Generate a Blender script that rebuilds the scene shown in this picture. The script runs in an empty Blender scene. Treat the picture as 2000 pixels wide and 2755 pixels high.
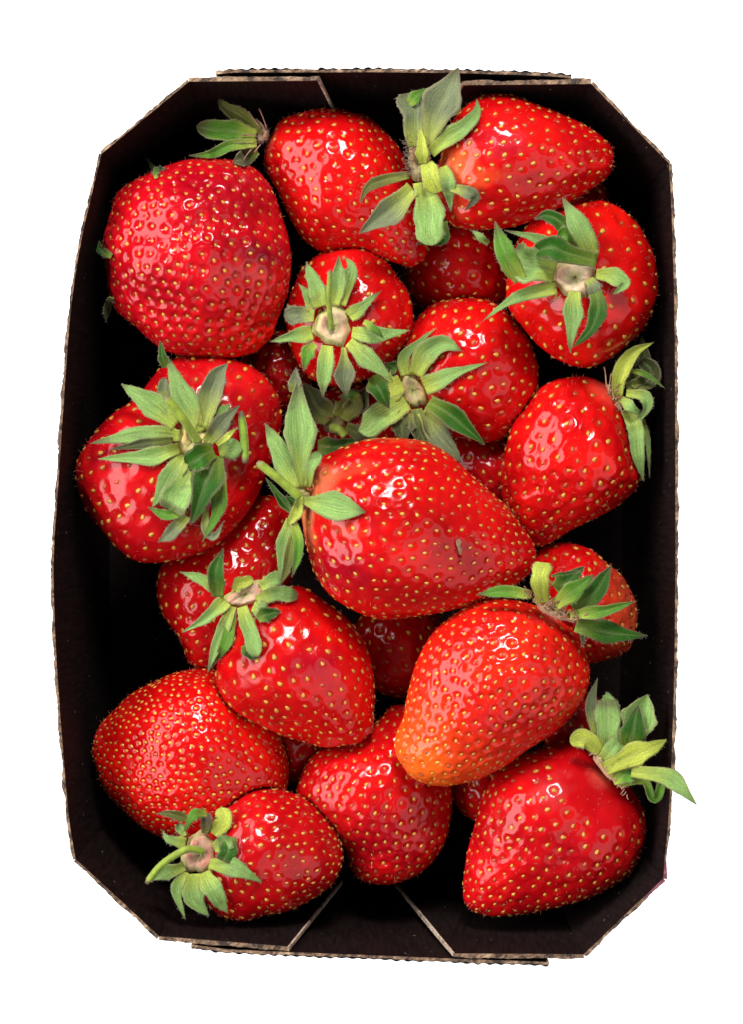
import bpy, math, random
import numpy as np
from mathutils import Vector

rng = np.random.default_rng(7)
random.seed(7)
sc = bpy.context.scene
COL = sc.collection

# ------------------------------------------------------------------ camera
P = 7.5e-5            # metres per photo pixel on the rim plane
D = 0.60              # camera height above the rim plane
DEPTH = 0.056         # depth of the punnet
cam_d = bpy.data.cameras.new('camera')
cam = bpy.data.objects.new('camera', cam_d); COL.objects.link(cam)
cam.location = (0, 0, D)
cam_d.sensor_fit = 'HORIZONTAL'; cam_d.sensor_width = 36
cam_d.lens = 36 * D / (2000 * P)
cam_d.clip_start = 0.01; cam_d.clip_end = 20
sc.camera = cam

# ------------------------------------------------------------------ world, lamps, exposure
w = bpy.data.worlds.new('World'); sc.world = w; w.use_nodes = True
bg = w.node_tree.nodes['Background']
bg.inputs['Color'].default_value = (1, 1, 1, 1); bg.inputs['Strength'].default_value = 0.085

def area(name, loc, target, sx, sy, power, col=(1, 1, 1)):
    l = bpy.data.lights.new(name, 'AREA'); l.shape = 'RECTANGLE'; l.size = sx; l.size_y = sy
    l.energy = power; l.color = col
    o = bpy.data.objects.new(name, l); COL.objects.link(o); o.location = loc
    o.rotation_euler = (Vector(target) - Vector(loc)).to_track_quat('-Z', 'Y').to_euler()
    return o
area('strobe_reflector', (0.03, 0.50, 0.52), (0, 0, 0), 0.19, 0.19, 5.3, (1, 0.98, 0.95))
area('softbox', (-0.52, 0.08, 0.36), (0, 0, 0), 0.95, 0.42, 7.8, (1, 0.98, 0.97))
area('added_fill', (0.46, -0.30, 0.50), (0, 0, 0), 0.75, 0.75, 1.9, (1, 0.97, 0.95))  # unseen lamp added to flatten the shading from the lower right

sc.view_settings.view_transform = 'Standard'
sc.view_settings.look = 'None'
sc.view_settings.exposure = 0.02
sc.view_settings.gamma = 1.0
sc.view_settings.use_curve_mapping = False

# ------------------------------------------------------------------ helpers
V = 2000 / 1646.0     # outline notes were taken on a 1646 px wide view

def px(p, z=0.0):
    """photo pixel -> world xy at height z (z = 0 is the rim plane)"""
    p = np.asarray(p, float)
    k = P * (D - z) / D
    x = (p[..., 0] - 1000.0) * k
    y = -(p[..., 1] - 1377.5) * k
    return np.stack([x, y, np.broadcast_to(z, x.shape)], -1)

def catmull(pts, n, closed=False):
    pts = np.asarray(pts, float); m = len(pts)
    if m == 2 and not closed:
        t = np.linspace(0, 1, n)[:, None]
        return pts[0] * (1 - t) + pts[1] * t
    if closed:
        g = np.concatenate([pts[-1:], pts, pts[:2]]); segs = m
    else:
        g = np.concatenate([[2 * pts[0] - pts[1]], pts, [2 * pts[-1] - pts[-2]]]); segs = m - 1
    u = np.linspace(0, segs, n, endpoint=not closed)
    i = np.minimum(u.astype(int), segs - 1); f = (u - i)[:, None]
    p0, p1, p2, p3 = g[i], g[i + 1], g[i + 2], g[i + 3]
    return 0.5 * (2 * p1 + (p2 - p0) * f + (2 * p0 - 5 * p1 + 4 * p2 - p3) * f ** 2 + (3 * p1 - p0 - 3 * p2 + p3) * f ** 3)

def mesh_np(name, co, faces, mat=None, col=None, uv=None, smooth=True):
    """faces: (n,k) int array of constant size or list of tuples"""
    me = bpy.data.meshes.new(name)
    if isinstance(faces, np.ndarray):
        n, k = faces.shape
        me.vertices.add(len(co)); me.vertices.foreach_set('co', np.asarray(co, np.float32).ravel())
        me.loops.add(n * k); me.loops.foreach_set('vertex_index', faces.astype(np.int32).ravel())
        me.polygons.add(n); me.polygons.foreach_set('loop_start', np.arange(0, n * k, k, dtype=np.int32))
        me.update(calc_edges=True)
    else:
        me.from_pydata([tuple(c) for c in co], [], faces)
    me.polygons.foreach_set('use_smooth', np.full(len(me.polygons), smooth))
    if col is not None:
        a = me.color_attributes.new('Col', 'FLOAT_COLOR', 'POINT')
        c4 = np.ones((len(co), 4), np.float32); c4[:, :3] = col
        a.data.foreach_set('color', c4.ravel())
    if uv is not None:
        u = me.uv_layers.new(name='UVMap')
        li = np.empty(len(me.loops), np.int32); me.loops.foreach_get('vertex_index', li)
        u.data.foreach_set('uv', np.asarray(uv, np.float32)[li].ravel())
    if mat is not None: me.materials.append(mat)
    me.validate(); me.update()
    return me

def link(name, me, parent=None, origin=None):
    o = bpy.data.objects.new(name, me); COL.objects.link(o)
    if parent is not None: o.parent = parent
    return o

def thing(name, label, cat, loc, group=None):
    o = bpy.data.objects.new(name, None); COL.objects.link(o); o.location = loc
    o.empty_display_size = 0.01
    o['label'] = label; o['category'] = cat
    if group: o['group'] = group
    return o

def tube_np(path, rad, sides=6, cap=True):
    path = np.asarray(path, float); n = len(path)
    rad = np.broadcast_to(rad, (n,))
    t = np.gradient(path, axis=0); t /= np.linalg.norm(t, axis=1)[:, None] + 1e-12
    ref = np.array([0.13, 0.21, 0.97])
    b = np.cross(t, ref); b /= np.linalg.norm(b, axis=1)[:, None] + 1e-9
    c = np.cross(t, b)
    a = np.linspace(0, 2 * np.pi, sides, endpoint=False)
    co = path[:, None] + rad[:, None, None] * (b[:, None] * np.cos(a)[None, :, None] + c[:, None] * np.sin(a)[None, :, None])
    co = co.reshape(-1, 3)
    i = np.arange(n - 1)[:, None] * sides; j = np.arange(sides)[None]
    f = np.stack([i + j, i + (j + 1) % sides, i + sides + (j + 1) % sides, i + sides + j], -1).reshape(-1, 4)
    fl = [tuple(int(q) for q in r) for r in f]
    if cap:
        fl.append(tuple(range(sides))[::-1]); fl.append(tuple(int(q) for q in (n - 1) * sides + np.arange(sides)))
    return co, fl

# ------------------------------------------------------------------ materials
def new_mat(name):
    m = bpy.data.materials.new(name); m.use_nodes = True
    nt = m.node_tree; b = nt.nodes['Principled BSDF']
    return m, nt, b
def N(nt, t, **kw):
    n = nt.nodes.new(t)
    for k, v in kw.items():
        if k in n.inputs: n.inputs[k].default_value = v
        else: setattr(n, k, v)
    return n
def mixrgb(nt, blend, fac, a, b):
    n = nt.nodes.new('ShaderNodeMix'); n.data_type = 'RGBA'; n.blend_type = blend
    for sock, v in ((n.inputs[0], fac), (n.inputs[6], a), (n.inputs[7], b)):
        if hasattr(v, 'is_output'): nt.links.new(v, sock)
        else: sock.default_value = v
    return n.outputs[2]
def ramp(nt, src, pts):
    r = nt.nodes.new('ShaderNodeValToRGB'); e = r.color_ramp.elements
    e[0].position, e[0].color = pts[0]; e[1].position, e[1].color = pts[-1]
    for p, c in pts[1:-1]:
        q = e.new(p); q.color = c
    nt.links.new(src, r.inputs[0]); return r.outputs[0]
def g(v): return (v, v, v, 1)

def mat_flesh():
    m, nt, b = new_mat('strawberry_flesh'); L = nt.links
    at = N(nt, 'ShaderNodeAttribute', attribute_name='Col')
    tc = N(nt, 'ShaderNodeTexCoord')
    n1 = N(nt, 'ShaderNodeTexNoise', Scale=160.0, Detail=3.0); L.new(tc.outputs['Object'], n1.inputs['Vector'])
    n2 = N(nt, 'ShaderNodeTexNoise', Scale=900.0, Detail=4.0, Roughness=0.6); L.new(tc.outputs['Object'], n2.inputs['Vector'])
    n3 = N(nt, 'ShaderNodeTexNoise', Scale=70.0, Detail=5.0, Roughness=0.65); L.new(tc.outputs['Object'], n3.inputs['Vector'])
    c = mixrgb(nt, 'MULTIPLY', 1.0, at.outputs['Color'], ramp(nt, n1.outputs[0], [(0.3, (0.76, 0.5, 0.8, 1)), (0.65, (1.06, 1.2, 1, 1))]))
    # darker bruised spots
    c = mixrgb(nt, 'MIX', ramp(nt, n3.outputs[0], [(0.60, g(0)), (0.72, g(0.5))]), c, (0.28, 0.002, 0.014, 1))
    # dull scuffed patches
    n4 = N(nt, 'ShaderNodeTexNoise', Scale=95.0, Detail=6.0, Roughness=0.7); n4.noise_dimensions = '4D'; n4.inputs['W'].default_value = 3.7
    L.new(tc.outputs['Object'], n4.inputs['Vector'])
    scuff = ramp(nt, n4.outputs[0], [(0.60, g(0)), (0.70, g(1))])
    c = mixrgb(nt, 'MIX', mixrgb(nt, 'MULTIPLY', 1.0, scuff, g(0.35)), c, (0.50, 0.035, 0.045, 1))
    L.new(c, b.inputs['Base Color'])
    r = ramp(nt, n3.outputs[0], [(0.35, g(0.11)), (0.60, g(0.18)), (0.72, g(0.36))])
    r = mixrgb(nt, 'MIX', scuff, r, g(0.42))
    L.new(r, b.inputs['Roughness'])
    b.inputs['IOR'].default_value = 1.42
    b.inputs['Subsurface Weight'].default_value = 0.34
    b.inputs['Subsurface Radius'].default_value = (1.0, 0.12, 0.06)
    b.inputs['Subsurface Scale'].default_value = 0.0016
    bp = N(nt, 'ShaderNodeBump', Strength=0.12, Distance=0.0003); L.new(n2.outputs[0], bp.inputs['Height'])
    L.new(bp.outputs[0], b.inputs['Normal'])
    return m

def mat_col(name, rough, spec=0.5, sheen=0.0, sss=0.0, noise=0.0, nscale=400.0):
    m, nt, b = new_mat(name); L = nt.links
    at = N(nt, 'ShaderNodeAttribute', attribute_name='Col')
    src = at.outputs['Color']
    if noise:
        tc = N(nt, 'ShaderNodeTexCoord')
        n1 = N(nt, 'ShaderNodeTexNoise', Scale=nscale, Detail=4.0); L.new(tc.outputs['Object'], n1.inputs['Vector'])
        src = mixrgb(nt, 'MULTIPLY', 1.0, src, ramp(nt, n1.outputs[0], [(0.3, g(1 - noise)), (0.7, g(1 + noise * 0.5))]))
        bp = N(nt, 'ShaderNodeBump', Strength=0.4, Distance=0.0003); L.new(n1.outputs[0], bp.inputs['Height'])
        L.new(bp.outputs[0], b.inputs['Normal'])
    L.new(src, b.inputs['Base Color'])
    b.inputs['Roughness'].default_value = rough
    b.inputs['Specular IOR Level'].default_value = spec
    b.inputs['Sheen Weight'].default_value = sheen
    b.inputs['Sheen Roughness'].default_value = 0.4
    if sss:
        b.inputs['Subsurface Weight'].default_value = sss
        b.inputs['Subsurface Radius'].default_value = (0.6, 0.8, 0.2); b.inputs['Subsurface Scale'].default_value = 0.001
    return m

def mat_leaf():
    m, nt, b = new_mat('sepal_leaf'); L = nt.links
    at = N(nt, 'ShaderNodeAttribute', attribute_name='Col')
    uv = N(nt, 'ShaderNodeUVMap')
    mp = N(nt, 'ShaderNodeMapping'); mp.inputs['Scale'].default_value = (22, 2.6, 1); L.new(uv.outputs[0], mp.inputs[0])
    n1 = N(nt, 'ShaderNodeTexNoise', Scale=1.0, Detail=5.0, Roughness=0.65); L.new(mp.outputs[0], n1.inputs['Vector'])
    tc = N(nt, 'ShaderNodeTexCoord')
    n2 = N(nt, 'ShaderNodeTexNoise', Scale=260.0, Detail=4.0, Roughness=0.6); L.new(tc.outputs['Object'], n2.inputs['Vector'])
    vo = N(nt, 'ShaderNodeTexVoronoi', feature='DISTANCE_TO_EDGE', Scale=1500.0); L.new(tc.outputs['Object'], vo.inputs['Vector'])
    c = mixrgb(nt, 'MULTIPLY', 1.0, at.outputs['Color'], ramp(nt, n1.outputs[0], [(0.28, g(0.52)), (0.7, g(1.3))]))
    c = mixrgb(nt, 'MULTIPLY', 0.5, c, ramp(nt, vo.outputs['Distance'], [(0.0, g(0.65)), (0.25, g(1.0))]))
    c = mixrgb(nt, 'MIX', ramp(nt, n2.outputs[0], [(0.60, g(0)), (0.76, g(0.65))]), c, (0.11, 0.085, 0.06, 1))
    L.new(c, b.inputs['Base Color'])
    b.inputs['Roughness'].default_value = 0.5
    b.inputs['Specular IOR Level'].default_value = 0.16
    b.inputs['Sheen Weight'].default_value = 0.08; b.inputs['Sheen Roughness'].default_value = 0.35
    bp = N(nt, 'ShaderNodeBump', Strength=0.5, Distance=0.0003); L.new(n1.outputs[0], bp.inputs['Height'])
    L.new(bp.outputs[0], b.inputs['Normal'])
    tr = N(nt, 'ShaderNodeBsdfTranslucent'); L.new(c, tr.inputs['Color'])
    mx = N(nt, 'ShaderNodeMixShader'); mx.inputs[0].default_value = 0.18
    L.new(b.outputs[0], mx.inputs[1]); L.new(tr.outputs[0], mx.inputs[2])
    L.new(mx.outputs[0], nt.nodes['Material Output'].inputs['Surface'])
    return m

def mat_board():
    m, nt, b = new_mat('black_printed_board'); L = nt.links
    tc = N(nt, 'ShaderNodeTexCoord')
    n1 = N(nt, 'ShaderNodeTexNoise', Scale=620.0, Detail=2.0); L.new(tc.outputs['Object'], n1.inputs['Vector'])
    n2 = N(nt, 'ShaderNodeTexNoise', Scale=45.0, Detail=4.0); L.new(tc.outputs['Object'], n2.inputs['Vector'])
    mp = N(nt, 'ShaderNodeMapping'); mp.inputs['Scale'].default_value = (1, 1, 0.06); L.new(tc.outputs['Object'], mp.inputs[0])
    n3 = N(nt, 'ShaderNodeTexNoise', Scale=1300.0, Detail=2.0); L.new(mp.outputs[0], n3.inputs['Vector'])
    c = mixrgb(nt, 'MIX', n2.outputs[0], (0.006, 0.0042, 0.0042, 1), (0.013, 0.0062, 0.0058, 1))
    c = mixrgb(nt, 'MULTIPLY', 1.0, c, ramp(nt, n3.outputs[0], [(0.3, g(0.6)), (0.7, g(1.4))]))
    c = mixrgb(nt, 'MIX', ramp(nt, n1.outputs[0], [(0.73, g(0)), (0.78, g(0.45))]), c, (0.35, 0.33, 0.32, 1))
    L.new(c, b.inputs['Base Color'])
    b.inputs['Roughness'].default_value = 0.7; b.inputs['Specular IOR Level'].default_value = 0.08
    bp = N(nt, 'ShaderNodeBump', Strength=0.25, Distance=0.0003); L.new(n3.outputs[0], bp.inputs['Height'])
    L.new(bp.outputs[0], b.inputs['Normal'])
    return m

def mat_kraft():
    m, nt, b = new_mat('raw_kraft_edge'); L = nt.links
    tc = N(nt, 'ShaderNodeTexCoord')
    n1 = N(nt, 'ShaderNodeTexNoise', Scale=500.0, Detail=4.0, Roughness=0.7); L.new(tc.outputs['Object'], n1.inputs['Vector'])
    c = ramp(nt, n1.outputs[0], [(0.40, (0.035, 0.02, 0.014, 1)), (0.56, (0.22, 0.135, 0.08, 1)), (0.75, (0.46, 0.32, 0.21, 1))])
    # a juice stain on the lower right corner
    vd = N(nt, 'ShaderNodeVectorMath', operation='DISTANCE'); vd.inputs[1].default_value = (0.0590, -0.0745, 0.0575)
    L.new(tc.outputs['Object'], vd.inputs[0])
    mu = N(nt, 'ShaderNodeMath', operation='MULTIPLY'); mu.inputs[1].default_value = 100.0; L.new(vd.outputs['Value'], mu.inputs[0])
    c = mixrgb(nt, 'MIX', ramp(nt, mu.outputs[0], [(0.3, g(0.75)), (0.55, g(0))]), c, (0.20, 0.04, 0.08, 1))
    L.new(c, b.inputs['Base Color']); b.inputs['Roughness'].default_value = 0.85
    return m

def mat_pale():
    m, nt, b = new_mat('pale_torn_card'); L = nt.links
    tc = N(nt, 'ShaderNodeTexCoord')
    n1 = N(nt, 'ShaderNodeTexNoise', Scale=700.0, Detail=4.0, Roughness=0.7); L.new(tc.outputs['Object'], n1.inputs['Vector'])
    c = ramp(nt, n1.outputs[0], [(0.32, (0.12, 0.08, 0.055, 1)), (0.6, (0.62, 0.50, 0.38, 1))])
    L.new(c, b.inputs['Base Color']); b.inputs['Roughness'].default_value = 0.85
    return m

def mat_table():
    m, nt, b = new_mat('emissive_white')
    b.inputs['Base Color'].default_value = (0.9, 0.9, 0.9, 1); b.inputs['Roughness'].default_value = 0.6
    b.inputs['Emission Color'].default_value = (1, 1, 1, 1); b.inputs['Emission Strength'].default_value = 0.85  # added glow keeps the surface pure white around the box
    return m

FLESH = mat_flesh()
SEED = mat_col('seed', 0.32, 0.5, noise=0.25, nscale=1500)
HAIR = mat_col('fine_hair', 0.5, 0.3)
LEAF = mat_leaf()
STEM = mat_col('stem', 0.5, 0.35, sheen=0.3, noise=0.3, nscale=700)
DISC = mat_col('calyx_disc', 0.55, 0.3, sheen=0.4, noise=0.3, nscale=500)
BOARD = mat_board(); KRAFT = mat_kraft(); TABLE = mat_table(); PALECARD = mat_pale()

# ------------------------------------------------------------------ the surface: plain white, with emission added so no shadow shows
s_ = 1.0
tb = mesh_np('glow_backdrop', [(-s_, -s_, -DEPTH - 0.0018), (s_, -s_, -DEPTH - 0.0018), (s_, s_, -DEPTH - 0.0018), (-s_, s_, -DEPTH - 0.0018)], [(0, 1, 2, 3)], TABLE)
to = link('glow_backdrop', tb); to['kind'] = 'structure'
to['label'] = 'plain white surface under the punnet, with added glow'

# ------------------------------------------------------------------ the punnet
TH = 0.00046
pun = thing('punnet', 'black corrugated cardboard punnet with folded corner flaps and raw brown edges', 'punnet', (0, 0, -DEPTH - 0.0015))
PO = np.array([0, 0, -DEPTH - 0.0015])
CEN = np.array([1000.0, 1390.0])

def floor_of(p, f=0.90):
    """where a wall point stands on the floor: walls taper inward"""
    return CEN + (np.asarray(p, float) - CEN) * f

def board(name, rim, foot, label=None, th=TH, zt=0.0, zb=-DEPTH, edge_name='raw_edge', rag=0.35, seed=0, close_ends=(True, True), flute=False):
    """a wall panel: inner face runs from rim (photo px) to foot (px scaled on the rim plane); outward side is to the left of the run"""
    r = np.random.default_rng(seed)
    rim = np.asarray(rim, float); foot = np.asarray(foot, float)
    seg = np.r_[0, np.cumsum(np.linalg.norm(np.diff(rim, axis=0), axis=1))]
    n = max(3, int(seg[-1] / 7))
    u = np.linspace(0, seg[-1], n)
    rp = np.stack([np.interp(u, seg, rim[:, i]) for i in (0, 1)], 1)
    fp = np.stack([np.interp(u, seg, foot[:, i]) for i in (0, 1)], 1)
    wr = px(rp, 0.0)[:, :2]; wf = px(fp, 0.0)[:, :2]
    t = np.gradient(wr, axis=0); t /= np.linalg.norm(t, axis=1)[:, None]
    o = np.stack([-t[:, 1], t[:, 0]], 1)          # left of the run = outside
    jit = np.convolve(r.normal(0, 1, n + 6), np.ones(7) / 7, 'valid')
    jz = np.convolve(r.normal(0, 1, n + 2), np.ones(3) / 3, 'valid')
    tho = th * np.clip(1 + rag * (jit * 1.6 + 0.22 * r.normal(0, 1, n)), 0.4, 1.6)
    zr = zt + jz * 0.00018 * (rag / 0.35)
    NZ = 7
    co = []; 
    for k in range(NZ):                             # inner face rows (top to bottom)
        f = k / (NZ - 1)
        z = zr * (1 - f) + zb * f
        xy = wr * (1 - f) + wf * f
        bow = 0.0008 * math.sin(math.pi * f) * np.sin(np.linspace(0, math.pi, n))
        co.append(np.c_[xy + o * bow[:, None], z])
    inner = np.concatenate(co)
    A = inner; B = inner.copy()
    thr = np.concatenate([tho if k == 0 else np.full(n, th) for k in range(NZ)])
    B[:, :2] += np.tile(o, (NZ, 1)) * thr[:, None]
    co = np.concatenate([A, B]); m = len(A); faces = []
    for k in range(NZ - 1):
        for i in range(n - 1):
            a = k * n + i
            faces.append((a, a + n, a + n + 1, a + 1))
            faces.append((m + a, m + a + 1, m + a + n + 1, m + a + n))
    for i in range(n - 1):
        a = (NZ - 1) * n + i
        faces.append((a, m + a, m + a + 1, a + 1))
    me = mesh_np(name, co - PO, faces, BOARD, smooth=False)
    w_ = link(name, me, pun)
    if label: w_['label'] = label
    # raw edge: rim strip and end strips, a ragged kraft bead a little proud of the liners
    nn = n
    up = 0.00012
    e = np.concatenate([np.c_[wr - o * 0.00004, zr + up], np.c_[wr + o * (tho * 0.5)[:, None], zr + up + 0.0001 * r.normal(0, 1, n)], np.c_[wr + o * (tho + 0.00006)[:, None], zr + up],
                        np.c_[wr - o * 0.00004, zr - 0.0003], np.c_[wr + o * (tho + 0.00006)[:, None], zr - 0.0004]])
    ef = []
    for i in range(nn - 1):
        ef += [(i, i + 1, nn + i + 1, nn + i), (nn + i, nn + i + 1, 2 * nn + i + 1, 2 * nn + i),
               (3 * nn + i, 3 * nn + i + 1, i + 1, i), (2 * nn + i, 2 * nn + i + 1, 4 * nn + i + 1, 4 * nn + i)]
    me = mesh_np(edge_name, e - PO, ef, KRAFT, smooth=False)
    link(edge_name, me, w_)
    for end, do in ((0, close_ends[0]), (n - 1, close_ends[1])):
        if not do: continue
        sgn = -1 if end == 0 else 1
        tt = np.r_[t[end] * sgn * 0.00006, 0]
        idx = [k * n + end for k in range(NZ - 1)]; NZ_ = NZ - 1
        a_ = A[idx] + tt; b_ = B[idx] + tt
        lip = a_ - np.r_[t[end] * sgn * 0.00042, 0] - np.r_[o[end] * 0.00008, 0]
        ee = np.concatenate([a_ - np.r_[o[end] * 0.00008, 0], b_, lip]); fs = [(k, k + 1, NZ_ + k + 1, NZ_ + k) for k in range(NZ_ - 1)]
        fs += [(2 * NZ_ + k, 2 * NZ_ + k + 1, k + 1, k) for k in range(NZ_ - 1)]
        if end == 0: fs = [q[::-1] for q in fs]
        link('cut_end', mesh_np('cut_end', ee - PO, fs, PALECARD, smooth=False), w_)
    if flute:
        # single-faced flutes standing outside the liner: zigzag ribbon
        L = seg[-1] * P; wl = 0.0023; nf = int(L / wl * 8)
        uu = np.linspace(0, seg[-1], nf); ph = uu * P / wl * 2 * math.pi
        q = np.stack([np.interp(uu, u, wr[:, i]) for i in (0, 1)], 1); oo = np.stack([np.interp(uu, u, o[:, i]) for i in (0, 1)], 1)
        off = th * 1.05 + 0.00024 * (0.5 + 0.5 * np.sin(ph + 0.6 * np.sin(uu / 90))) * np.clip(1 + 0.35 * np.repeat(r.normal(0, 1, nf // 8 + 1), 8)[:nf], 0.2, 1.5)
        zz = np.interp(uu, u, zr) - 0.0002 + 0.0002 * np.repeat(r.normal(0, 1, nf // 8 + 1), 8)[:nf]
        c1 = np.c_[q + oo * off[:, None], zz]; c2 = np.c_[q + oo * (off + 0.00016)[:, None], zz]
        dz = np.array([0, 0, 0.010])
        cc = np.concatenate([c1, c2, c2 - dz, c1 - dz]); ff = []
        for i in range(nf - 1):
            ff += [(i, i + 1, nf + i + 1, nf + i), (nf + i, nf + i + 1, 2 * nf + i + 1, 2 * nf + i), (3 * nf + i, 3 * nf + i + 1, i + 1, i)]
        link('fluting', mesh_np('fluting', cc - PO, ff, BOARD, smooth=False), w_)
    return w_

def v2s(pts): return np.asarray(pts, float) * V
# rim corner points, view units
A_, B_, C_, D_ = (224, 341), (418, 181), (1310, 186), (1483, 363)
E_, F_, G_, H_ = (1470, 1945), (1294, 2113), (352, 2073), (167, 1902)
left = catmull(v2s([H_, (152, 1810), (138, 1650), (124, 1450), (118, 1250), (128, 1080), (140, 900), (155, 700), (178, 540), A_]), 60)
right = catmull(v2s([D_, (1489, 480), (1495, 700), (1497, 1000), (1497, 1300), (1493, 1550), (1484, 1780), E_]), 60)
def straight(a, b, n=12):
    return np.linspace(np.asarray(a, float) * V, np.asarray(b, float) * V, n)
# run order so that "left of the run" in world (y up) is outside: clockwise seen in world from above
board('side_wall', left, floor_of(left), seed=1, close_ends=(False, False), rag=0.5)
board('side_wall', right, floor_of(right), seed=2, close_ends=(False, False), rag=0.5)
for k, (a, b) in enumerate(((A_, B_), (C_, D_), (E_, F_), (G_, H_))):
    q = straight(a, b); board('corner_wall', q, floor_of(q), seed=10 + k, close_ends=(False, False), rag=0.45)
# flaps folded in along the end walls (slanted free ends)
def flap(a, b, fa, fb, seed, ends):
    q = straight(a, b); f = floor_of(straight(fa, fb)); board('corner_flap', q, f, seed=seed, close_ends=ends, th=0.00075, rag=0.2)
flap(B_, (706, 179), B_, (790, 190), 21, (False, True))
flap((1024, 189), C_, (960, 196), C_, 22, (True, False))
flap(F_, (1005, 2111), F_, (860, 2096), 23, (False, True))
flap((640, 2096), G_, (770, 2092), G_, 24, (True, False))
# end walls standing outside the flaps
top = v2s([(478, 165), (520, 161), (820, 160), (1000, 162), (1150, 166), (1230, 170), (1266, 174)])
bot = v2s([(1216, 2130), (1160, 2128), (1010, 2123), (820, 2115), (640, 2108), (500, 2102), (424, 2091)])
board('end_wall', top, floor_of(top, 0.91), seed=31, flute=True, rag=0.3)
board('end_wall', bot, floor_of(bot, 0.91), seed=32, flute=True, rag=0.3)
# floor panel
ring = np.concatenate([left, v2s([(418, 150), (1310, 150)]), right, v2s([(1294, 2146), (352, 2146)])])
fl = px(floor_of(ring, 0.905)); n = len(fl)
fco = np.concatenate([np.c_[fl[:, :2], np.full(n, -DEPTH + 0.0002)], np.c_[fl[:, :2], np.full(n, -DEPTH - 0.0012)]])
ff = [tuple(range(n))[::-1], tuple(range(n, 2 * n))] + [(i, (i + 1) % n, n + (i + 1) % n, n + i) for i in range(n)]
link('floor_panel', mesh_np('floor_panel', fco - PO, ff, BOARD, smooth=False), pun)

# ------------------------------------------------------------------ strawberries: data read off the photograph
# outline in view units, axis from calyx end to tip, top height in mm against the rim
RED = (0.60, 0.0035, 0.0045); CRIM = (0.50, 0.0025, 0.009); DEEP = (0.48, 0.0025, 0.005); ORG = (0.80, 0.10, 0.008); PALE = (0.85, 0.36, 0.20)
B = []
def berry(key, outline, a, b, ztop, label, s0=55, s1=36, dep=0.10, k=0.9, tilt=0.0, cal=None, col=RED, tip=None, neck=None, hi=True, fur=(), smooth0=0.06, tipr=0.25, wr=1.0):
    B.append(dict(key=key, out=np.array(outline, float) * V, a=np.array(a, float) * V, b=np.array(b, float) * V, ztop=ztop * 1e-3, label=label,
                  s0=s0, s1=s1, dep=dep, k=k, tilt=tilt * 1e-3, cal=None if cal is None else np.array(cal, float), col=np.array(col), tip=tip, neck=neck,
                  hi=hi, fur=fur, smooth0=smooth0, tipr=tipr, wr=wr))
def disk(cx, cy, rx, ry, n=14):
    t = np.linspace(0, 2 * np.pi, n, endpoint=False)
    return np.c_[cx + rx * np.cos(t), cy + ry * np.sin(t)]

berry('B1', [(350, 372), (420, 352), (500, 356), (560, 375), (600, 420), (625, 480), (645, 560), (640, 640), (615, 700), (590, 760), (540, 788), (470, 792), (400, 785), (345, 760), (300, 725), (255, 690), (237, 620), (230, 550), (245, 480), (265, 430), (305, 395)],
      (280, 400), (585, 770), 3, 'broad dark crimson strawberry with dented bumpy skin, filling the upper left corner', s0=37, s1=42, dep=0.12, k=0.80, col=CRIM, tip=(0.66, 0.008, 0.005), smooth0=0.0, wr=1.3,
      fur=[((400, 640), (740, 600), 50, 1.6), ((520, 500), (800, 560), 60, 1.2), ((330, 800), (600, 900), 60, 0.9), ((640, 690), (720, 860), 45, 1.2)])
berry('B2', [(590, 310), (620, 275), (680, 248), (740, 243), (800, 255), (850, 290), (885, 335), (900, 380), (930, 440), (945, 510), (950, 560), (915, 590), (860, 580), (800, 555), (740, 560), (690, 545), (650, 500), (620, 440), (590, 390), (580, 350)],
      (590, 330), (935, 575), -5, 'rounded red strawberry whose leaves point left beneath the top edge, below the wilted crown', s0=46, s1=36, dep=0.09, k=0.9, cal=(712, 375))
berry('B3', [(985, 330), (1010, 260), (1060, 220), (1120, 213), (1200, 235), (1270, 262), (1330, 300), (1362, 345), (1352, 385), (1300, 425), (1230, 465), (1150, 495), (1080, 510), (1010, 505), (975, 460), (965, 400)],
      (965, 400), (1362, 350), 4, 'long pointed red strawberry lying sideways in the upper right with wilted greyish leaves', s0=50, s1=38, dep=0.06, k=0.95, cal=(1180, 460), neck=(0.86, 0.22, 0.05), smooth0=0.03,
      fur=[((1190, 560), (1330, 560), 26, 0.8), ((1200, 440), (1300, 400), 22, 0.7)])
berry('B4', [(1130, 600), (1150, 530), (1190, 480), (1250, 450), (1310, 445), (1370, 465), (1420, 510), (1450, 570), (1460, 640), (1440, 700), (1410, 750), (1360, 790), (1310, 812), (1250, 800), (1200, 775), (1160, 730), (1130, 680)],
      (1180, 500), (1410, 770), 0, 'smooth bright strawberry seen from above with a cream calyx centre, by the right wall', s0=85, s1=50, dep=0.045, k=0.85, cal=(1548, 746), smooth0=0.16, col=(0.64, 0.004, 0.004))
berry('B5', [(635, 690), (650, 630), (680, 580), (730, 552), (790, 547), (845, 568), (885, 610), (910, 660), (915, 720), (895, 770), (850, 820), (780, 850), (720, 850), (670, 820), (640, 760)],
      (700, 570), (850, 830), -7, 'small round strawberry facing up with a full star of leaves and thin upright stem', s0=75, s1=46, dep=0.045, k=0.9, cal=(897, 877), smooth0=0.12)
berry('B6', [(890, 760), (940, 690), (1000, 662), (1060, 660), (1110, 680), (1160, 730), (1190, 790), (1195, 850), (1180, 910), (1140, 955), (1090, 978), (1030, 975), (960, 960), (900, 920), (875, 840)],
      (890, 860), (1180, 770), -9, 'glossy round strawberry whose leafy crown points left, right of the star-crowned one', s0=60, s1=48, dep=0.06, k=0.9, cal=(1130, 1050), smooth0=0.07)
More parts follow.
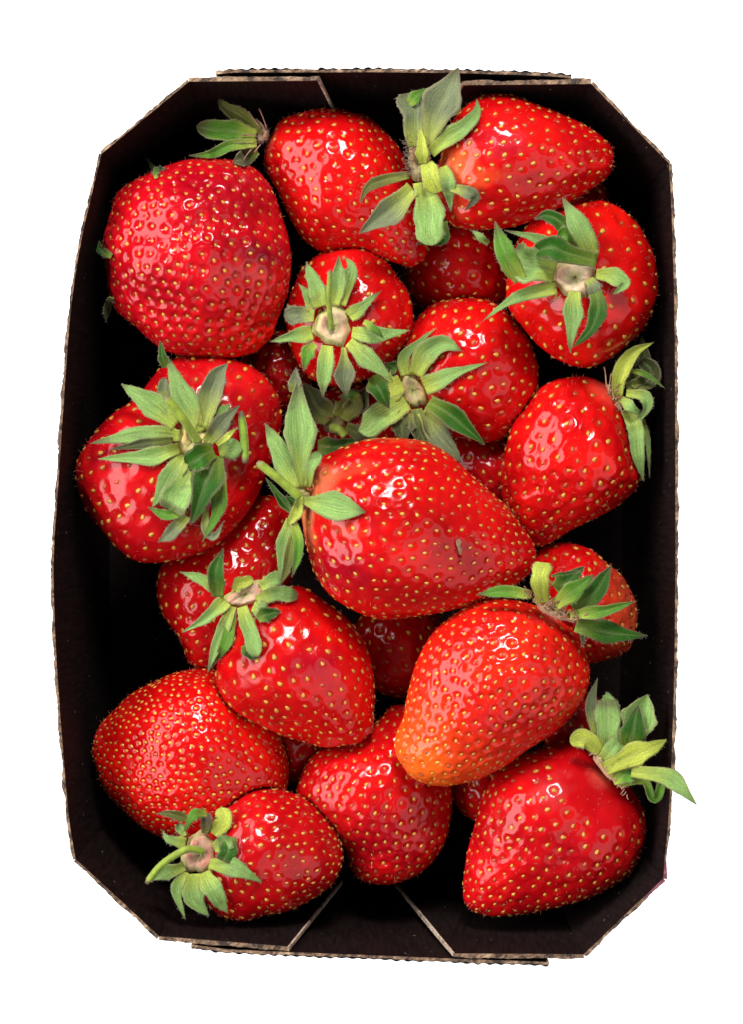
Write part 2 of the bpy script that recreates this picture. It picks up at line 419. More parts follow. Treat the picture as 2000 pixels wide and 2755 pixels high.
berry('B7', [(1130, 960), (1160, 910), (1200, 860), (1260, 835), (1320, 840), (1370, 870), (1390, 930), (1410, 1000), (1420, 1065), (1395, 1100), (1330, 1140), (1270, 1170), (1200, 1210), (1150, 1180), (1115, 1100), (1115, 1030)],
      (1365, 870), (1170, 1195), -5, 'red strawberry with its curling leaves squeezed against the middle of the right wall', s0=70, s1=34, dep=0.09, k=0.9, cal=(1640, 1050), smooth0=0.12, tipr=0.7)
berry('B8', [(205, 960), (240, 920), (290, 890), (320, 858), (370, 805), (440, 785), (510, 793), (570, 820), (610, 870), (625, 930), (615, 990), (590, 1060), (550, 1130), (500, 1190), (440, 1225), (360, 1240), (300, 1235), (240, 1190), (195, 1130), (170, 1065), (175, 1010)],
      (560, 820), (230, 1180), -2, 'wide two-lobed strawberry on the left under a big tangle of green leaves', s0=72, s1=54, dep=0.055, k=0.78, cal=(505, 1190), smooth0=0.07, col=(0.55, 0.003, 0.007),
      fur=[((330, 1020), (520, 1180), 45, 2.2), ((560, 1230), (690, 1340), 60, 2.0)])
berry('B9', [(690, 1040), (740, 1000), (810, 978), (880, 972), (950, 985), (1010, 1025), (1070, 1080), (1130, 1130), (1170, 1180), (1190, 1225), (1170, 1270), (1110, 1310), (1030, 1340), (950, 1358), (860, 1367), (790, 1355), (730, 1325), (690, 1270), (672, 1200), (668, 1120)],
      (672, 1110), (1190, 1225), 9, 'largest strawberry, lying sideways on top in the centre with a pale streaked neck', s0=54, s1=32, dep=0.075, k=0.85, cal=(815, 1380), neck=(0.88, 0.30, 0.12), smooth0=0.035,
      fur=[((830, 1320), (960, 1250), 22, 1.0), ((830, 1400), (930, 1480), 22, 0.9)])
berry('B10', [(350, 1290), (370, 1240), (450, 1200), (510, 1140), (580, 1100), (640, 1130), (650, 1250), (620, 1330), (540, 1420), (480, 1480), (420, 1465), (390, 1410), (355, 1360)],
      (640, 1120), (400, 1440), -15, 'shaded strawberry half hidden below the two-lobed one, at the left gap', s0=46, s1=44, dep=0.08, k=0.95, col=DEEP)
berry('B11', [(480, 1500), (500, 1420), (540, 1350), (600, 1310), (660, 1300), (720, 1330), (780, 1380), (820, 1450), (832, 1540), (825, 1610), (790, 1640), (720, 1648), (640, 1630), (560, 1595), (510, 1560)],
      (560, 1330), (800, 1630), -1, 'very glossy smooth strawberry with a pinkish stemless calyx, left of centre in the lower half', s0=80, s1=36, dep=0.045, k=0.92, cal=(661, 1600), smooth0=0.10, tipr=0.6)
berry('B12', [(205, 1660), (215, 1610), (250, 1570), (310, 1525), (380, 1490), (440, 1478), (490, 1490), (560, 1560), (610, 1620), (635, 1690), (630, 1770), (590, 1830), (520, 1860), (440, 1870), (370, 1860), (310, 1830), (270, 1790), (225, 1735)],
      (630, 1700), (205, 1660), -7, 'large seedy red strawberry without visible leaves, tip against the lower left wall', s0=33, s1=26, dep=0.11, k=0.85, smooth0=0.0, col=(0.63, 0.004, 0.004))
berry('B13', [(470, 1840), (500, 1790), (560, 1755), (620, 1750), (680, 1775), (730, 1820), (757, 1880), (750, 1930), (710, 1975), (650, 2010), (590, 2030), (530, 2038), (480, 2020), (450, 1960), (450, 1890)],
      (450, 1890), (755, 1900), -3, 'strawberry in the lower left corner with a pink calyx and curved green stem', s0=58, s1=30, dep=0.05, k=0.92, col=(0.52, 0.003, 0.006), cal=(536, 2295), smooth0=0.06, tipr=0.7)
berry('B14', [(660, 1770), (675, 1710), (710, 1660), (770, 1645), (830, 1600), (880, 1560), (960, 1600), (1000, 1740), (995, 1820), (975, 1880), (930, 1930), (870, 1955), (810, 1955), (770, 1920), (755, 1870), (700, 1820)],
      (900, 1580), (860, 1955), -9, 'dimpled strawberry at the bottom centre beneath the orange-tipped one', s0=38, s1=38, dep=0.11, k=0.88, smooth0=0.0, col=(0.54, 0.003, 0.005))
berry('B15', [(960, 1400), (1000, 1365), (1070, 1330), (1150, 1335), (1220, 1360), (1275, 1400), (1300, 1450), (1308, 1500), (1290, 1560), (1240, 1610), (1170, 1660), (1110, 1700), (1050, 1725), (970, 1735), (910, 1715), (880, 1680), (872, 1640), (895, 1590), (905, 1540), (920, 1480)],
      (1235, 1370), (885, 1700), 6, 'strawberry with an unripe orange tip and dense yellow seeds, right of centre', s0=42, s1=33, dep=0.10, k=0.85, cal=(1490, 1640), tip=(0.95, 0.22, 0.015), col=(0.72, 0.012, 0.006), smooth0=0.04, tipr=0.8)
berry('B16', [(1190, 1660), (1250, 1640), (1310, 1665), (1370, 1720), (1410, 1770), (1425, 1830), (1415, 1900), (1380, 1950), (1300, 1985), (1220, 2005), (1130, 2025), (1060, 2020), (1030, 1990), (1028, 1930), (1045, 1860), (1060, 1800), (1090, 1720), (1140, 1680)],
      (1350, 1700), (1050, 2015), -2, 'strawberry in the lower right corner, leaves reaching over the punnet edge', s0=58, s1=34, dep=0.08, k=0.85, col=(0.55, 0.003, 0.006), cal=(1615, 2080), smooth0=0.24, fur=[((1600, 2120), (1520, 2260), 60, 1.5)])
berry('B17', [(1190, 1230), (1230, 1207), (1290, 1205), (1340, 1235), (1380, 1280), (1405, 1340), (1410, 1400), (1395, 1440), (1340, 1465), (1280, 1460), (1220, 1400), (1180, 1320)],
      (1200, 1300), (1390, 1400), -11, 'strawberry by the right wall paling to orange, behind the dark leaves of the orange-tipped one', s0=50, s1=46, dep=0.08, k=0.95, tip=(0.66, 0.09, 0.03), smooth0=0.0)
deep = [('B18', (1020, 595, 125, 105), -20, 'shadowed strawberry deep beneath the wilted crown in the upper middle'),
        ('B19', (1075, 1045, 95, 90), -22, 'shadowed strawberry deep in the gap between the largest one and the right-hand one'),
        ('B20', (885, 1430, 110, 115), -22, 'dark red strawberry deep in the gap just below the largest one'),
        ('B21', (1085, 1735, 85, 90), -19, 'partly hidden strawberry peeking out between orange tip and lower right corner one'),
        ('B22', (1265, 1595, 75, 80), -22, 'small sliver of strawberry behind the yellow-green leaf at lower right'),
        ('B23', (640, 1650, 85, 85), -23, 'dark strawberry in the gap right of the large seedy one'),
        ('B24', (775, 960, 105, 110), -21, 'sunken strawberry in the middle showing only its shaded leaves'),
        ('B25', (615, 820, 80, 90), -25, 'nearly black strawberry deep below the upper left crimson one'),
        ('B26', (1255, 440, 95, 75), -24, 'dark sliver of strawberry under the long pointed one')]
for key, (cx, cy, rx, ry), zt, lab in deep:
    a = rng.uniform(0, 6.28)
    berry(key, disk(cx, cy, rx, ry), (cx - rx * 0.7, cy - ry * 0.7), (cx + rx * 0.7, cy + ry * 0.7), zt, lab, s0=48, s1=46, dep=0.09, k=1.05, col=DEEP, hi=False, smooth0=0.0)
BY = {b['key']: b for b in B}

# ------------------------------------------------------------------ bodies
def ico(sub):
    import bmesh
    bm = bmesh.new(); bmesh.ops.create_icosphere(bm, subdivisions=sub, radius=1.0)
    bm.verts.ensure_lookup_table()
    co = np.array([v.co[:] for v in bm.verts]); f = np.array([[v.index for v in q.verts] for q in bm.faces]); bm.free()
    return co / np.linalg.norm(co, axis=1)[:, None], f
ICO_HI = ico(7); ICO_LO = ico(6)

def normals(co, f):
    fn = np.cross(co[f[:, 1]] - co[f[:, 0]], co[f[:, 2]] - co[f[:, 0]])
    n = np.stack([np.bincount(f.ravel(), weights=np.repeat(fn[:, i], 3), minlength=len(co)) for i in range(3)], 1)
    return n / (np.linalg.norm(n, axis=1)[:, None] + 1e-20)

def lump(d, r, nfreq, amp, f0, f1):
    out = np.zeros(len(d))
    for _ in range(nfreq):
        v = r.normal(0, 1, 3); v /= np.linalg.norm(v)
        out += np.sin(d @ v * r.uniform(f0, f1) + r.uniform(0, 6.28))
    return out * amp / math.sqrt(nfreq)

def body(b, idx):
    r = np.random.default_rng(100 + idx)
    d, f = ICO_HI if b['hi'] else ICO_LO
    poly = catmull(b['out'], 240, closed=True)
    c = poly.mean(0); a = b['b'] - b['a']; a /= np.linalg.norm(a); n = np.array([a[1], -a[0]])
    s = (poly - c) @ a; l = (poly - c) @ n
    smin, smax = s.min(), s.max()
    th = np.linspace(0.075, math.pi - 0.075, 61); sv = smin + (smax - smin) * (1 - np.cos(th)) / 2
    s2 = np.r_[s, s[0]]; l2 = np.r_[l, l[0]]
    up = np.full(61, -1e9); lo = np.full(61, 1e9)
    for i in range(len(s)):
        x0, x1 = s2[i], s2[i + 1]
        if x0 == x1: continue
        t = (sv - x0) / (x1 - x0); ok = (t >= 0) & (t <= 1)
        y = l2[i] + t * (l2[i + 1] - l2[i])
        up[ok] = np.maximum(up[ok], y[ok]); lo[ok] = np.minimum(lo[ok], y[ok])
    W = (up - lo) / 2; M = (up + lo) / 2
    ratio = W / np.sin(th)
    kz = np.array([1, 2, 3, 2, 1.]); kz /= kz.sum()
    sm = lambda q: np.convolve(np.pad(q, 2, mode='edge'), kz, 'valid')
    ratio = sm(ratio); M = sm(M)
    R3 = ratio.copy()
    for _ in range(12): R3 = sm(R3)
    Wm = W.max()
    TH = np.arccos(np.clip(-d[:, 0], -1, 1))
    rt = np.interp(TH, th, ratio); mt = np.interp(TH, th, M); r3 = np.interp(TH, th, R3)
    ss = smin + (smax - smin) * (1 + d[:, 0]) / 2
    xy = c + ss[:, None] * a + (mt + rt * d[:, 1])[:, None] * n
    zc = b['ztop'] - b['k'] * Wm * P
    z = zc + b['k'] * r3 * d[:, 2] * P + b['tilt'] * d[:, 0]
    co = px(xy, 0.0); co[:, :2] *= (D - zc) / D; co[:, 2] = z
    nr = normals(co, f)
    if (nr * (co - co.mean(0))).sum() < 0: f = f[:, ::-1]; nr = -nr
    co = co + nr * (lump(d, r, 5, 0.00032, 3, 6) + lump(d, r, 9, 0.00015, 8, 16) + lump(d, r, 14, 0.00005 * b['wr'], 18, 36))[:, None]
    for (p0, p1, wd, dep) in b['fur']:
        q0 = px(np.array(p0), 0)[:2] * (D - zc) / D; q1 = px(np.array(p1), 0)[:2] * (D - zc) / D
        e = q1 - q0; t = np.clip(((co[:, :2] - q0) @ e) / (e @ e), 0, 1)
        dist = np.linalg.norm(co[:, :2] - (q0 + t[:, None] * e), axis=1)
        co[:, 2] -= dep * 1e-3 * np.exp(-(dist / (wd * P)) ** 2) * (nr[:, 2] > 0) * np.clip(nr[:, 2] * 2, 0, 1)
    if b['cal'] is not None and b['key'] in ('B4', 'B5', 'B13', 'B8', 'B11'):
        q = px(b['cal'], b['ztop'])[:2]
        dist = np.linalg.norm(co[:, :2] - q, axis=1)
        co[:, 2] -= 0.0012 * np.exp(-(dist / (55 * P)) ** 2) * np.clip(nr[:, 2], 0, 1)
    b.update(co=co, f=f, d=d, zc=zc)

GS = 0.0004; GX0, GY0 = -0.085, -0.115; GNX, GNY = 425, 575
def gi(xy):
    return np.clip(((xy[..., 0] - GX0) / GS).astype(int), 0, GNX - 1), np.clip(((xy[..., 1] - GY0) / GS).astype(int), 0, GNY - 1)
def hmaps(b):
    top = np.full((GNX, GNY), -1.0); bot = np.full((GNX, GNY), 1.0)
    i, j = gi(b['co'])
    np.maximum.at(top, (i, j), b['co'][:, 2]); np.minimum.at(bot, (i, j), b['co'][:, 2])
    b['top'], b['bot'] = top, bot

for i, b in enumerate(B): body(b, i); hmaps(b)
# contact: a lower berry is pressed in where an upper one rests on it; none dips through the floor
order = sorted(B, key=lambda b: b['zc'])
for i, b in enumerate(order):
    for u in order[i + 1:]:
        gx, gy = gi(b['co'])
        tu, bu = u['top'][gx, gy], u['bot'][gx, gy]
        z = b['co'][:, 2]
        ins = (z > bu - 0.0002) & (z < tu) & (tu > -0.9)
        if ins.sum() < 3: continue
        nz = np.where(ins, bu - 0.0002, z)
        b['co'][:, 2] = nz
    b['co'][:, 2] = np.maximum(b['co'][:, 2], -DEPTH + 0.0006)
    # soften the pressed edge a little
    f = b['f']; co = b['co']
    for _ in range(3):
        acc = np.zeros(len(co)); cnt = np.zeros(len(co))
        for p, q in ((0, 1), (1, 2), (2, 0)):
            acc += np.bincount(f[:, p], weights=co[f[:, q], 2], minlength=len(co)); cnt += np.bincount(f[:, p], minlength=len(co))
        co[:, 2] = 0.4 * co[:, 2] + 0.6 * acc / cnt
    hmaps(b)

SEEDV, SEEDF = None, None
def seed_template():
    rows, cols = 6, 7
    v = [(0, 0, 0)]; v = []
    v.append((-1, 0, 0))
    for i in range(1, rows - 1 + 0):
        t = -1 + 2 * i / (rows - 1)
        rr = math.sqrt(1 - t * t) * (1 - 0.28 * t)
        for j in range(cols):
            a = 2 * math.pi * j / cols
            v.append((t, rr * math.cos(a), rr * math.sin(a)))
    v.append((1.12, 0, 0))
    f = []
    nr_ = rows - 2
    for j in range(cols):
        f.append((0, 1 + (j + 1) % cols, 1 + j))
        for i in range(nr_ - 1):
            p = 1 + i * cols; a, bb = p + j, p + (j + 1) % cols
            f.append((a, bb, bb + cols)); f.append((a, bb + cols, a + cols))
        p = 1 + (nr_ - 1) * cols
        f.append((p + j, p + (j + 1) % cols, len(v) - 1))
    return np.array(v), np.array(f)
SEEDV, SEEDF = seed_template()

BRUISE = [('B1', 695, 680, 60, 45, (0.16, 0.003, 0.012), 0.8), ('B1', 640, 735, 75, 40, (0.50, 0.05, 0.045), 0.55), ('B1', 560, 520, 150, 90, (0.36, 0.002, 0.012), 0.6),
          ('B9', 900, 1530, 110, 60, (0.34, 0.002, 0.014), 0.7), ('B9', 1150, 1400, 150, 90, (0.42, 0.004, 0.004), 0.5), ('B3', 1360, 390, 70, 45, (0.46, 0.03, 0.05), 0.5),
          ('B8', 300, 1230, 70, 40, (0.34, 0.004, 0.02), 0.6), ('B8', 580, 1400, 90, 60, (0.38, 0.003, 0.006), 0.6), ('B11', 840, 1790, 90, 60, (0.40, 0.004, 0.02), 0.6), ('B13', 800, 2330, 120, 70, (0.36, 0.002, 0.006), 0.6),
          ('B14', 1020, 2260, 130, 90, (0.36, 0.002, 0.012), 0.6), ('B16', 1480, 2130, 50, 40, (0.50, 0.06, 0.07), 0.5), ('B16', 1560, 2280, 150, 80, (0.42, 0.002, 0.008), 0.5), ('B15', 1310, 1935, 45, 35, (0.52, 0.02, 0.03), 0.35)]
def finish_berry(b, idx):
    r = np.random.default_rng(300 + idx)
    co, f, d = b['co'], b['f'], b['d']
    nr = normals(co, f)
    # calyx and tip points on the surface
    if b['cal'] is not None:
        q = px(b['cal'], b['zc'])[:2]
        sc_ = np.linalg.norm(co[:, :2] - q, axis=1) - 0.35 * (co[:, 2] - b['zc'])
        pc = co[np.argmin(sc_)]
    else:
        pc = co[np.argmin(d[:, 0])]
    tip_end = co[np.argmax(d[:, 0])]
    if b['key'] in ('B4', 'B5'): tip_end = co[np.argmax(np.linalg.norm(co - pc, axis=1))]
    dc = np.linalg.norm(co - pc, axis=1); dt = np.linalg.norm(co - tip_end, axis=1)
    t = dc / (dc + dt + 1e-9)
    b['t'] = t; b['pc'] = pc
    tt = np.clip((t - b['smooth0']) / (max(b['tipr'], 0.3)), 0, 1) if b['tipr'] > 0.3 else np.clip(t / 0.8, 0, 1)
    sp = 0.9 * (b['s0'] + (b['s1'] - b['s0']) * tt ** 0.8) * P
    ok = np.where((nr[:, 2] > -0.35) & (t > b['smooth0']))[0]
    sub = ok if len(ok) < 14000 else r.choice(ok, 14000, replace=False)
    X = co[sub]; S = sp[sub]
    dist = np.full(len(sub), 9.0); cur = int(r.integers(len(sub))); picks = []
    for _ in range(1200):
        picks.append(sub[cur])
        dist = np.minimum(dist, np.linalg.norm(X - X[cur], axis=1) / S)
        cur = int(np.argmax(dist))
        if dist[cur] < 0.76: break
    picks = np.array(picks)
    SP, SS = co[picks], sp[picks] * r.uniform(0.92, 1.1, len(picks))
    best = np.full(len(co), 9.0); which = np.zeros(len(co), int)
    for i in range(0, len(co), 8000):
        q = np.linalg.norm(co[i:i + 8000, None] - SP[None], axis=2) / SS[None]
        which[i:i + 8000] = q.argmin(1); best[i:i + 8000] = q.min(1)
    amp = (0.72 if b['key'] not in ('B1', 'B12', 'B15') else 0.95) * b['dep'] * SS[which] * r.uniform(0.75, 1.2, len(picks))[which]
    up_ = np.clip(nr[:, 2] + 0.6, 0.2, 1)
    q = best * (1 + 0.16 * lump(d, r, 10, 1.0, 20, 60))
    disp = amp * up_ * (-1.25 * np.exp(-(q / 0.27) ** 2) + 0.42 * np.exp(-((q - 0.50) / 0.20) ** 2))
    co2 = co + nr * disp[:, None]
    b['co'] = co2
    nr2 = normals(co2, f)
    # pigment
    col = np.tile(b['col'], (len(co), 1))
    mott = lump(d, r, 6, 1.0, 3, 9)
    col *= (1 + (0.06 if b['key'] == 'B15' else 0.15) * mott)[:, None]; col[:, 1] *= 1 + 0.4 * np.clip(mott, 0, 2)
    if b['tip'] is not None:
        m = np.clip((t - 0.45) / 0.50, 0, 1) ** 2.3
        if b['key'] == 'B17': m = np.clip((co[:, 0] - co[:, 0].min()) / np.ptp(co[:, 0]) * 2.2 - 1.2, 0, 1)
        if b['key'] == 'B1': m = np.clip((t - 0.62) / 0.3, 0, 1)
        col = col * (1 - m[:, None]) + np.array(b['tip']) * m[:, None]
    if b['neck'] is not None:
        streak = lump(np.c_[d[:, 1:], d[:, 1] * 0.5], r, 5, 1.0, 6, 14)
        m = np.clip(1 - dc / (135 * P * np.clip(1 + 0.6 * streak, 0.35, 2)), 0, 1) ** 1.1
        col = col * (1 - m[:, None]) + np.array(b['neck']) * m[:, None]
        m2 = np.clip(1 - dc / (38 * P), 0, 1); col = col * (1 - m2[:, None]) + np.array(PALE) * m2[:, None]
    elif b['cal'] is not None:
        m2 = np.clip(1 - dc / (60 * P * (1 + 0.3 * mott)), 0, 1) * 0.55; col = col * (1 - m2[:, None]) + np.array((0.80, 0.16, 0.10)) * m2[:, None]
    for (bk, bx, by, brx, bry, bc, ba) in BRUISE:
        if bk != b['key']: continue
        qq = px(np.array((bx, by)), b['ztop'] - 0.004)[:2]
        dd = np.hypot((co[:, 0] - qq[0]) / (brx * P), (co[:, 1] - qq[1]) / (bry * P)) * (1 + 0.22 * lump(d, r, 8, 1.0, 10, 30))
        mm = (np.clip(1.25 - dd, 0, 1) * ba * (nr[:, 2] > 0))[:, None]
        col = col * (1 - mm) + np.array(bc) * mm
    # greenish-yellow tint of flesh right round each seed
    ring = np.exp(-(q / 0.22) ** 2)[:, None] * 0.25
    col = col * (1 - ring) + np.array((0.62, 0.06, 0.01)) * ring
    col = np.clip(col, 0.001, 1)
    base = np.array([co[:, 0].mean(), co[:, 1].mean(), co[:, 2].min()])
    root = thing('strawberry', b['label'], 'strawberry', base, 'strawberries in the punnet')
    b['root'] = root; b['base'] = base
    link('flesh', mesh_np('flesh', co2 - base, f, FLESH, col), root)
    # seeds
    pi = picks; C = co2[pi]; NN = nr2[pi]
    g_ = pc - C; tx = g_ - (g_ * NN).sum(1)[:, None] * NN; tx /= np.linalg.norm(tx, axis=1)[:, None] + 1e-12
    tx = tx + 0.35 * r.normal(0, 1, tx.shape); tx -= (tx * NN).sum(1)[:, None] * NN; tx /= np.linalg.norm(tx, axis=1)[:, None] + 1e-12
    ty = np.cross(NN, tx)
    n_ = len(pi)
    sz = np.clip(SS / (44 * P), 0.76, 1.08) * r.uniform(0.85, 1.12, n_)
    lx = 7.7 * P * sz; ly = 5.3 * P * sz; lz = 3.0 * P * sz
    T = SEEDV
    sv = (C + NN * (lz * 0.35)[:, None])[:, None] + tx[:, None] * (T[None, :, 0:1] * lx[:, None, None]) + ty[:, None] * (T[None, :, 1:2] * ly[:, None, None]) + NN[:, None] * (T[None, :, 2:3] * lz[:, None, None])
    sf = (np.arange(n_)[:, None, None] * len(T) + SEEDF[None]).reshape(-1, 3)
    mixc = r.uniform(0, 1, (n_, 1)); mixd = (r.uniform(0, 1, (n_, 1)) < 0.16)
    sc0 = np.array((0.68, 0.36, 0.055)) * (1 - mixc) + np.array((0.52, 0.22, 0.03)) * mixc
    sc0 = np.where(mixd, np.array((0.45, 0.09, 0.03)), sc0)
    if b['key'] in ('B15', 'B12'): sc0 = np.clip(sc0 * np.array((1.12, 1.18, 1.1)), 0, 0.85)
    scol = np.repeat(sc0, len(T), 0)
    o = link('seeds', mesh_np('seeds', sv.reshape(-1, 3) - base, sf, SEED, scol), root); o['kind'] = 'stuff'
    # fine hairs: a style from many seeds, and fuzz on the skin
    cand = np.where(nr2[:, 2] > -0.2)[0]
    fz = r.choice(cand, 260 if b['hi'] else 60)
    hp = np.concatenate([C + tx * (lx * 0.9)[:, None], co2[fz]]); hn = np.concatenate([NN * 0.5 + tx * 0.9, nr2[fz]])
    keep = np.r_[r.uniform(0, 1, n_) < 0.55, np.ones(len(fz), bool)]
    hp, hn = hp[keep], hn[keep]
    hn = hn + 0.55 * r.normal(0, 1, hn.shape); hn /= np.linalg.norm(hn, axis=1)[:, None]
    ln = r.uniform(7, 15, len(hp)) * P
    sd = np.cross(hn, r.normal(0, 1, hn.shape)); sd /= np.linalg.norm(sd, axis=1)[:, None]
    bend = sd * (ln * 0.35)[:, None]; wd = 0.42 * P
    s3 = np.cross(hn, sd)
    m1 = hp + hn * (ln * 0.55)[:, None] + bend * 0.3; e1 = hp + hn * (ln * 0.95)[:, None] + bend
    hv = np.stack([hp + s3 * wd, hp - s3 * wd, hp + sd * wd * 1.5, m1 + s3 * wd * .8, m1 - s3 * wd * .8, m1 + sd * wd * 1.2, e1], 1).reshape(-1, 3)
    tri = np.array([(0, 1, 4), (0, 4, 3), (1, 2, 5), (1, 5, 4), (2, 0, 3), (2, 3, 5), (3, 4, 6), (4, 5, 6), (5, 3, 6)])
    hf = (np.arange(len(hp))[:, None, None] * 7 + tri[None]).reshape(-1, 3)
    hc = np.tile(np.array((0.55, 0.16, 0.10)), (len(hv), 1))
    o = link('hairs', mesh_np('hairs', hv - base, hf, HAIR, hc), root); o['kind'] = 'stuff'

for i, b in enumerate(B): finish_berry(b, i); hmaps(b)

# ------------------------------------------------------------------ calyxes
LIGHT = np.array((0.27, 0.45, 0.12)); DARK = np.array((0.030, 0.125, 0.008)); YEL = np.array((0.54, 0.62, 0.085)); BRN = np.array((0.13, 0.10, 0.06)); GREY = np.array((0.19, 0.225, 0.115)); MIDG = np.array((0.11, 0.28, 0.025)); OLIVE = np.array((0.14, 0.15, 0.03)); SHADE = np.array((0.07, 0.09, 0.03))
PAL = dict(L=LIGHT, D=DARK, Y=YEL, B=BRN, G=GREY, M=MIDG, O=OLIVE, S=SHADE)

def clear_z(pts, z, clr=0.0005):
    """raise z (n,) so that points (n,2 world) lie above any berry they are not passing beneath"""
    i, j = gi(pts)
    out = z.copy()
    for b in B:
        t, bo = b['top'][i, j], b['bot'][i, j]
        hit = (t > -0.9) & (out > bo - 0.001) & (out < t + clr)
        mid = (t + bo) / 2
        up = hit & ((out > mid - 0.004) | (t - out < 0.006))
        out = np.where(up, np.maximum(out, t + clr), out)
    return out

def width(t, kind):
    if kind == 'l':      # lance-shaped
        a = np.clip(t / 0.38, 0, 1); a = a * a * (3 - 2 * a)
        w_ = 0.62 + 0.38 * a
        q = np.clip((t - 0.38) / 0.62, 0, 1)
        return w_ * (1 - q ** 1.45)
    if kind == 'n':      # narrow neck, broad blade
        a = np.clip(t / 0.55, 0, 1); a = a * a * (3 - 2 * a)
        w_ = 0.24 + 0.76 * a
        q = np.clip((t - 0.5) / 0.5, 0, 1)
        return w_ * (1 - q ** 1.6)
    if kind == 't':      # triangular
        return np.clip(1.0 - t ** 1.15, 0, 1) * (1 - 0.25 * np.exp(-(t / 0.12) ** 2))
    if kind == 'r':      # rounded end
        a = np.clip(t / 0.5, 0, 1)
        return (0.62 + 0.38 * a) * np.sqrt(np.clip(1 - np.clip((t - 0.5) / 0.5, 0, 1) ** 2.6, 0, 1))
    # 'b' blunt
    a = np.clip(t / 0.5, 0, 1)
    return (0.7 + 0.3 * a) * np.where(t > 0.93, 0.82, 1.0)

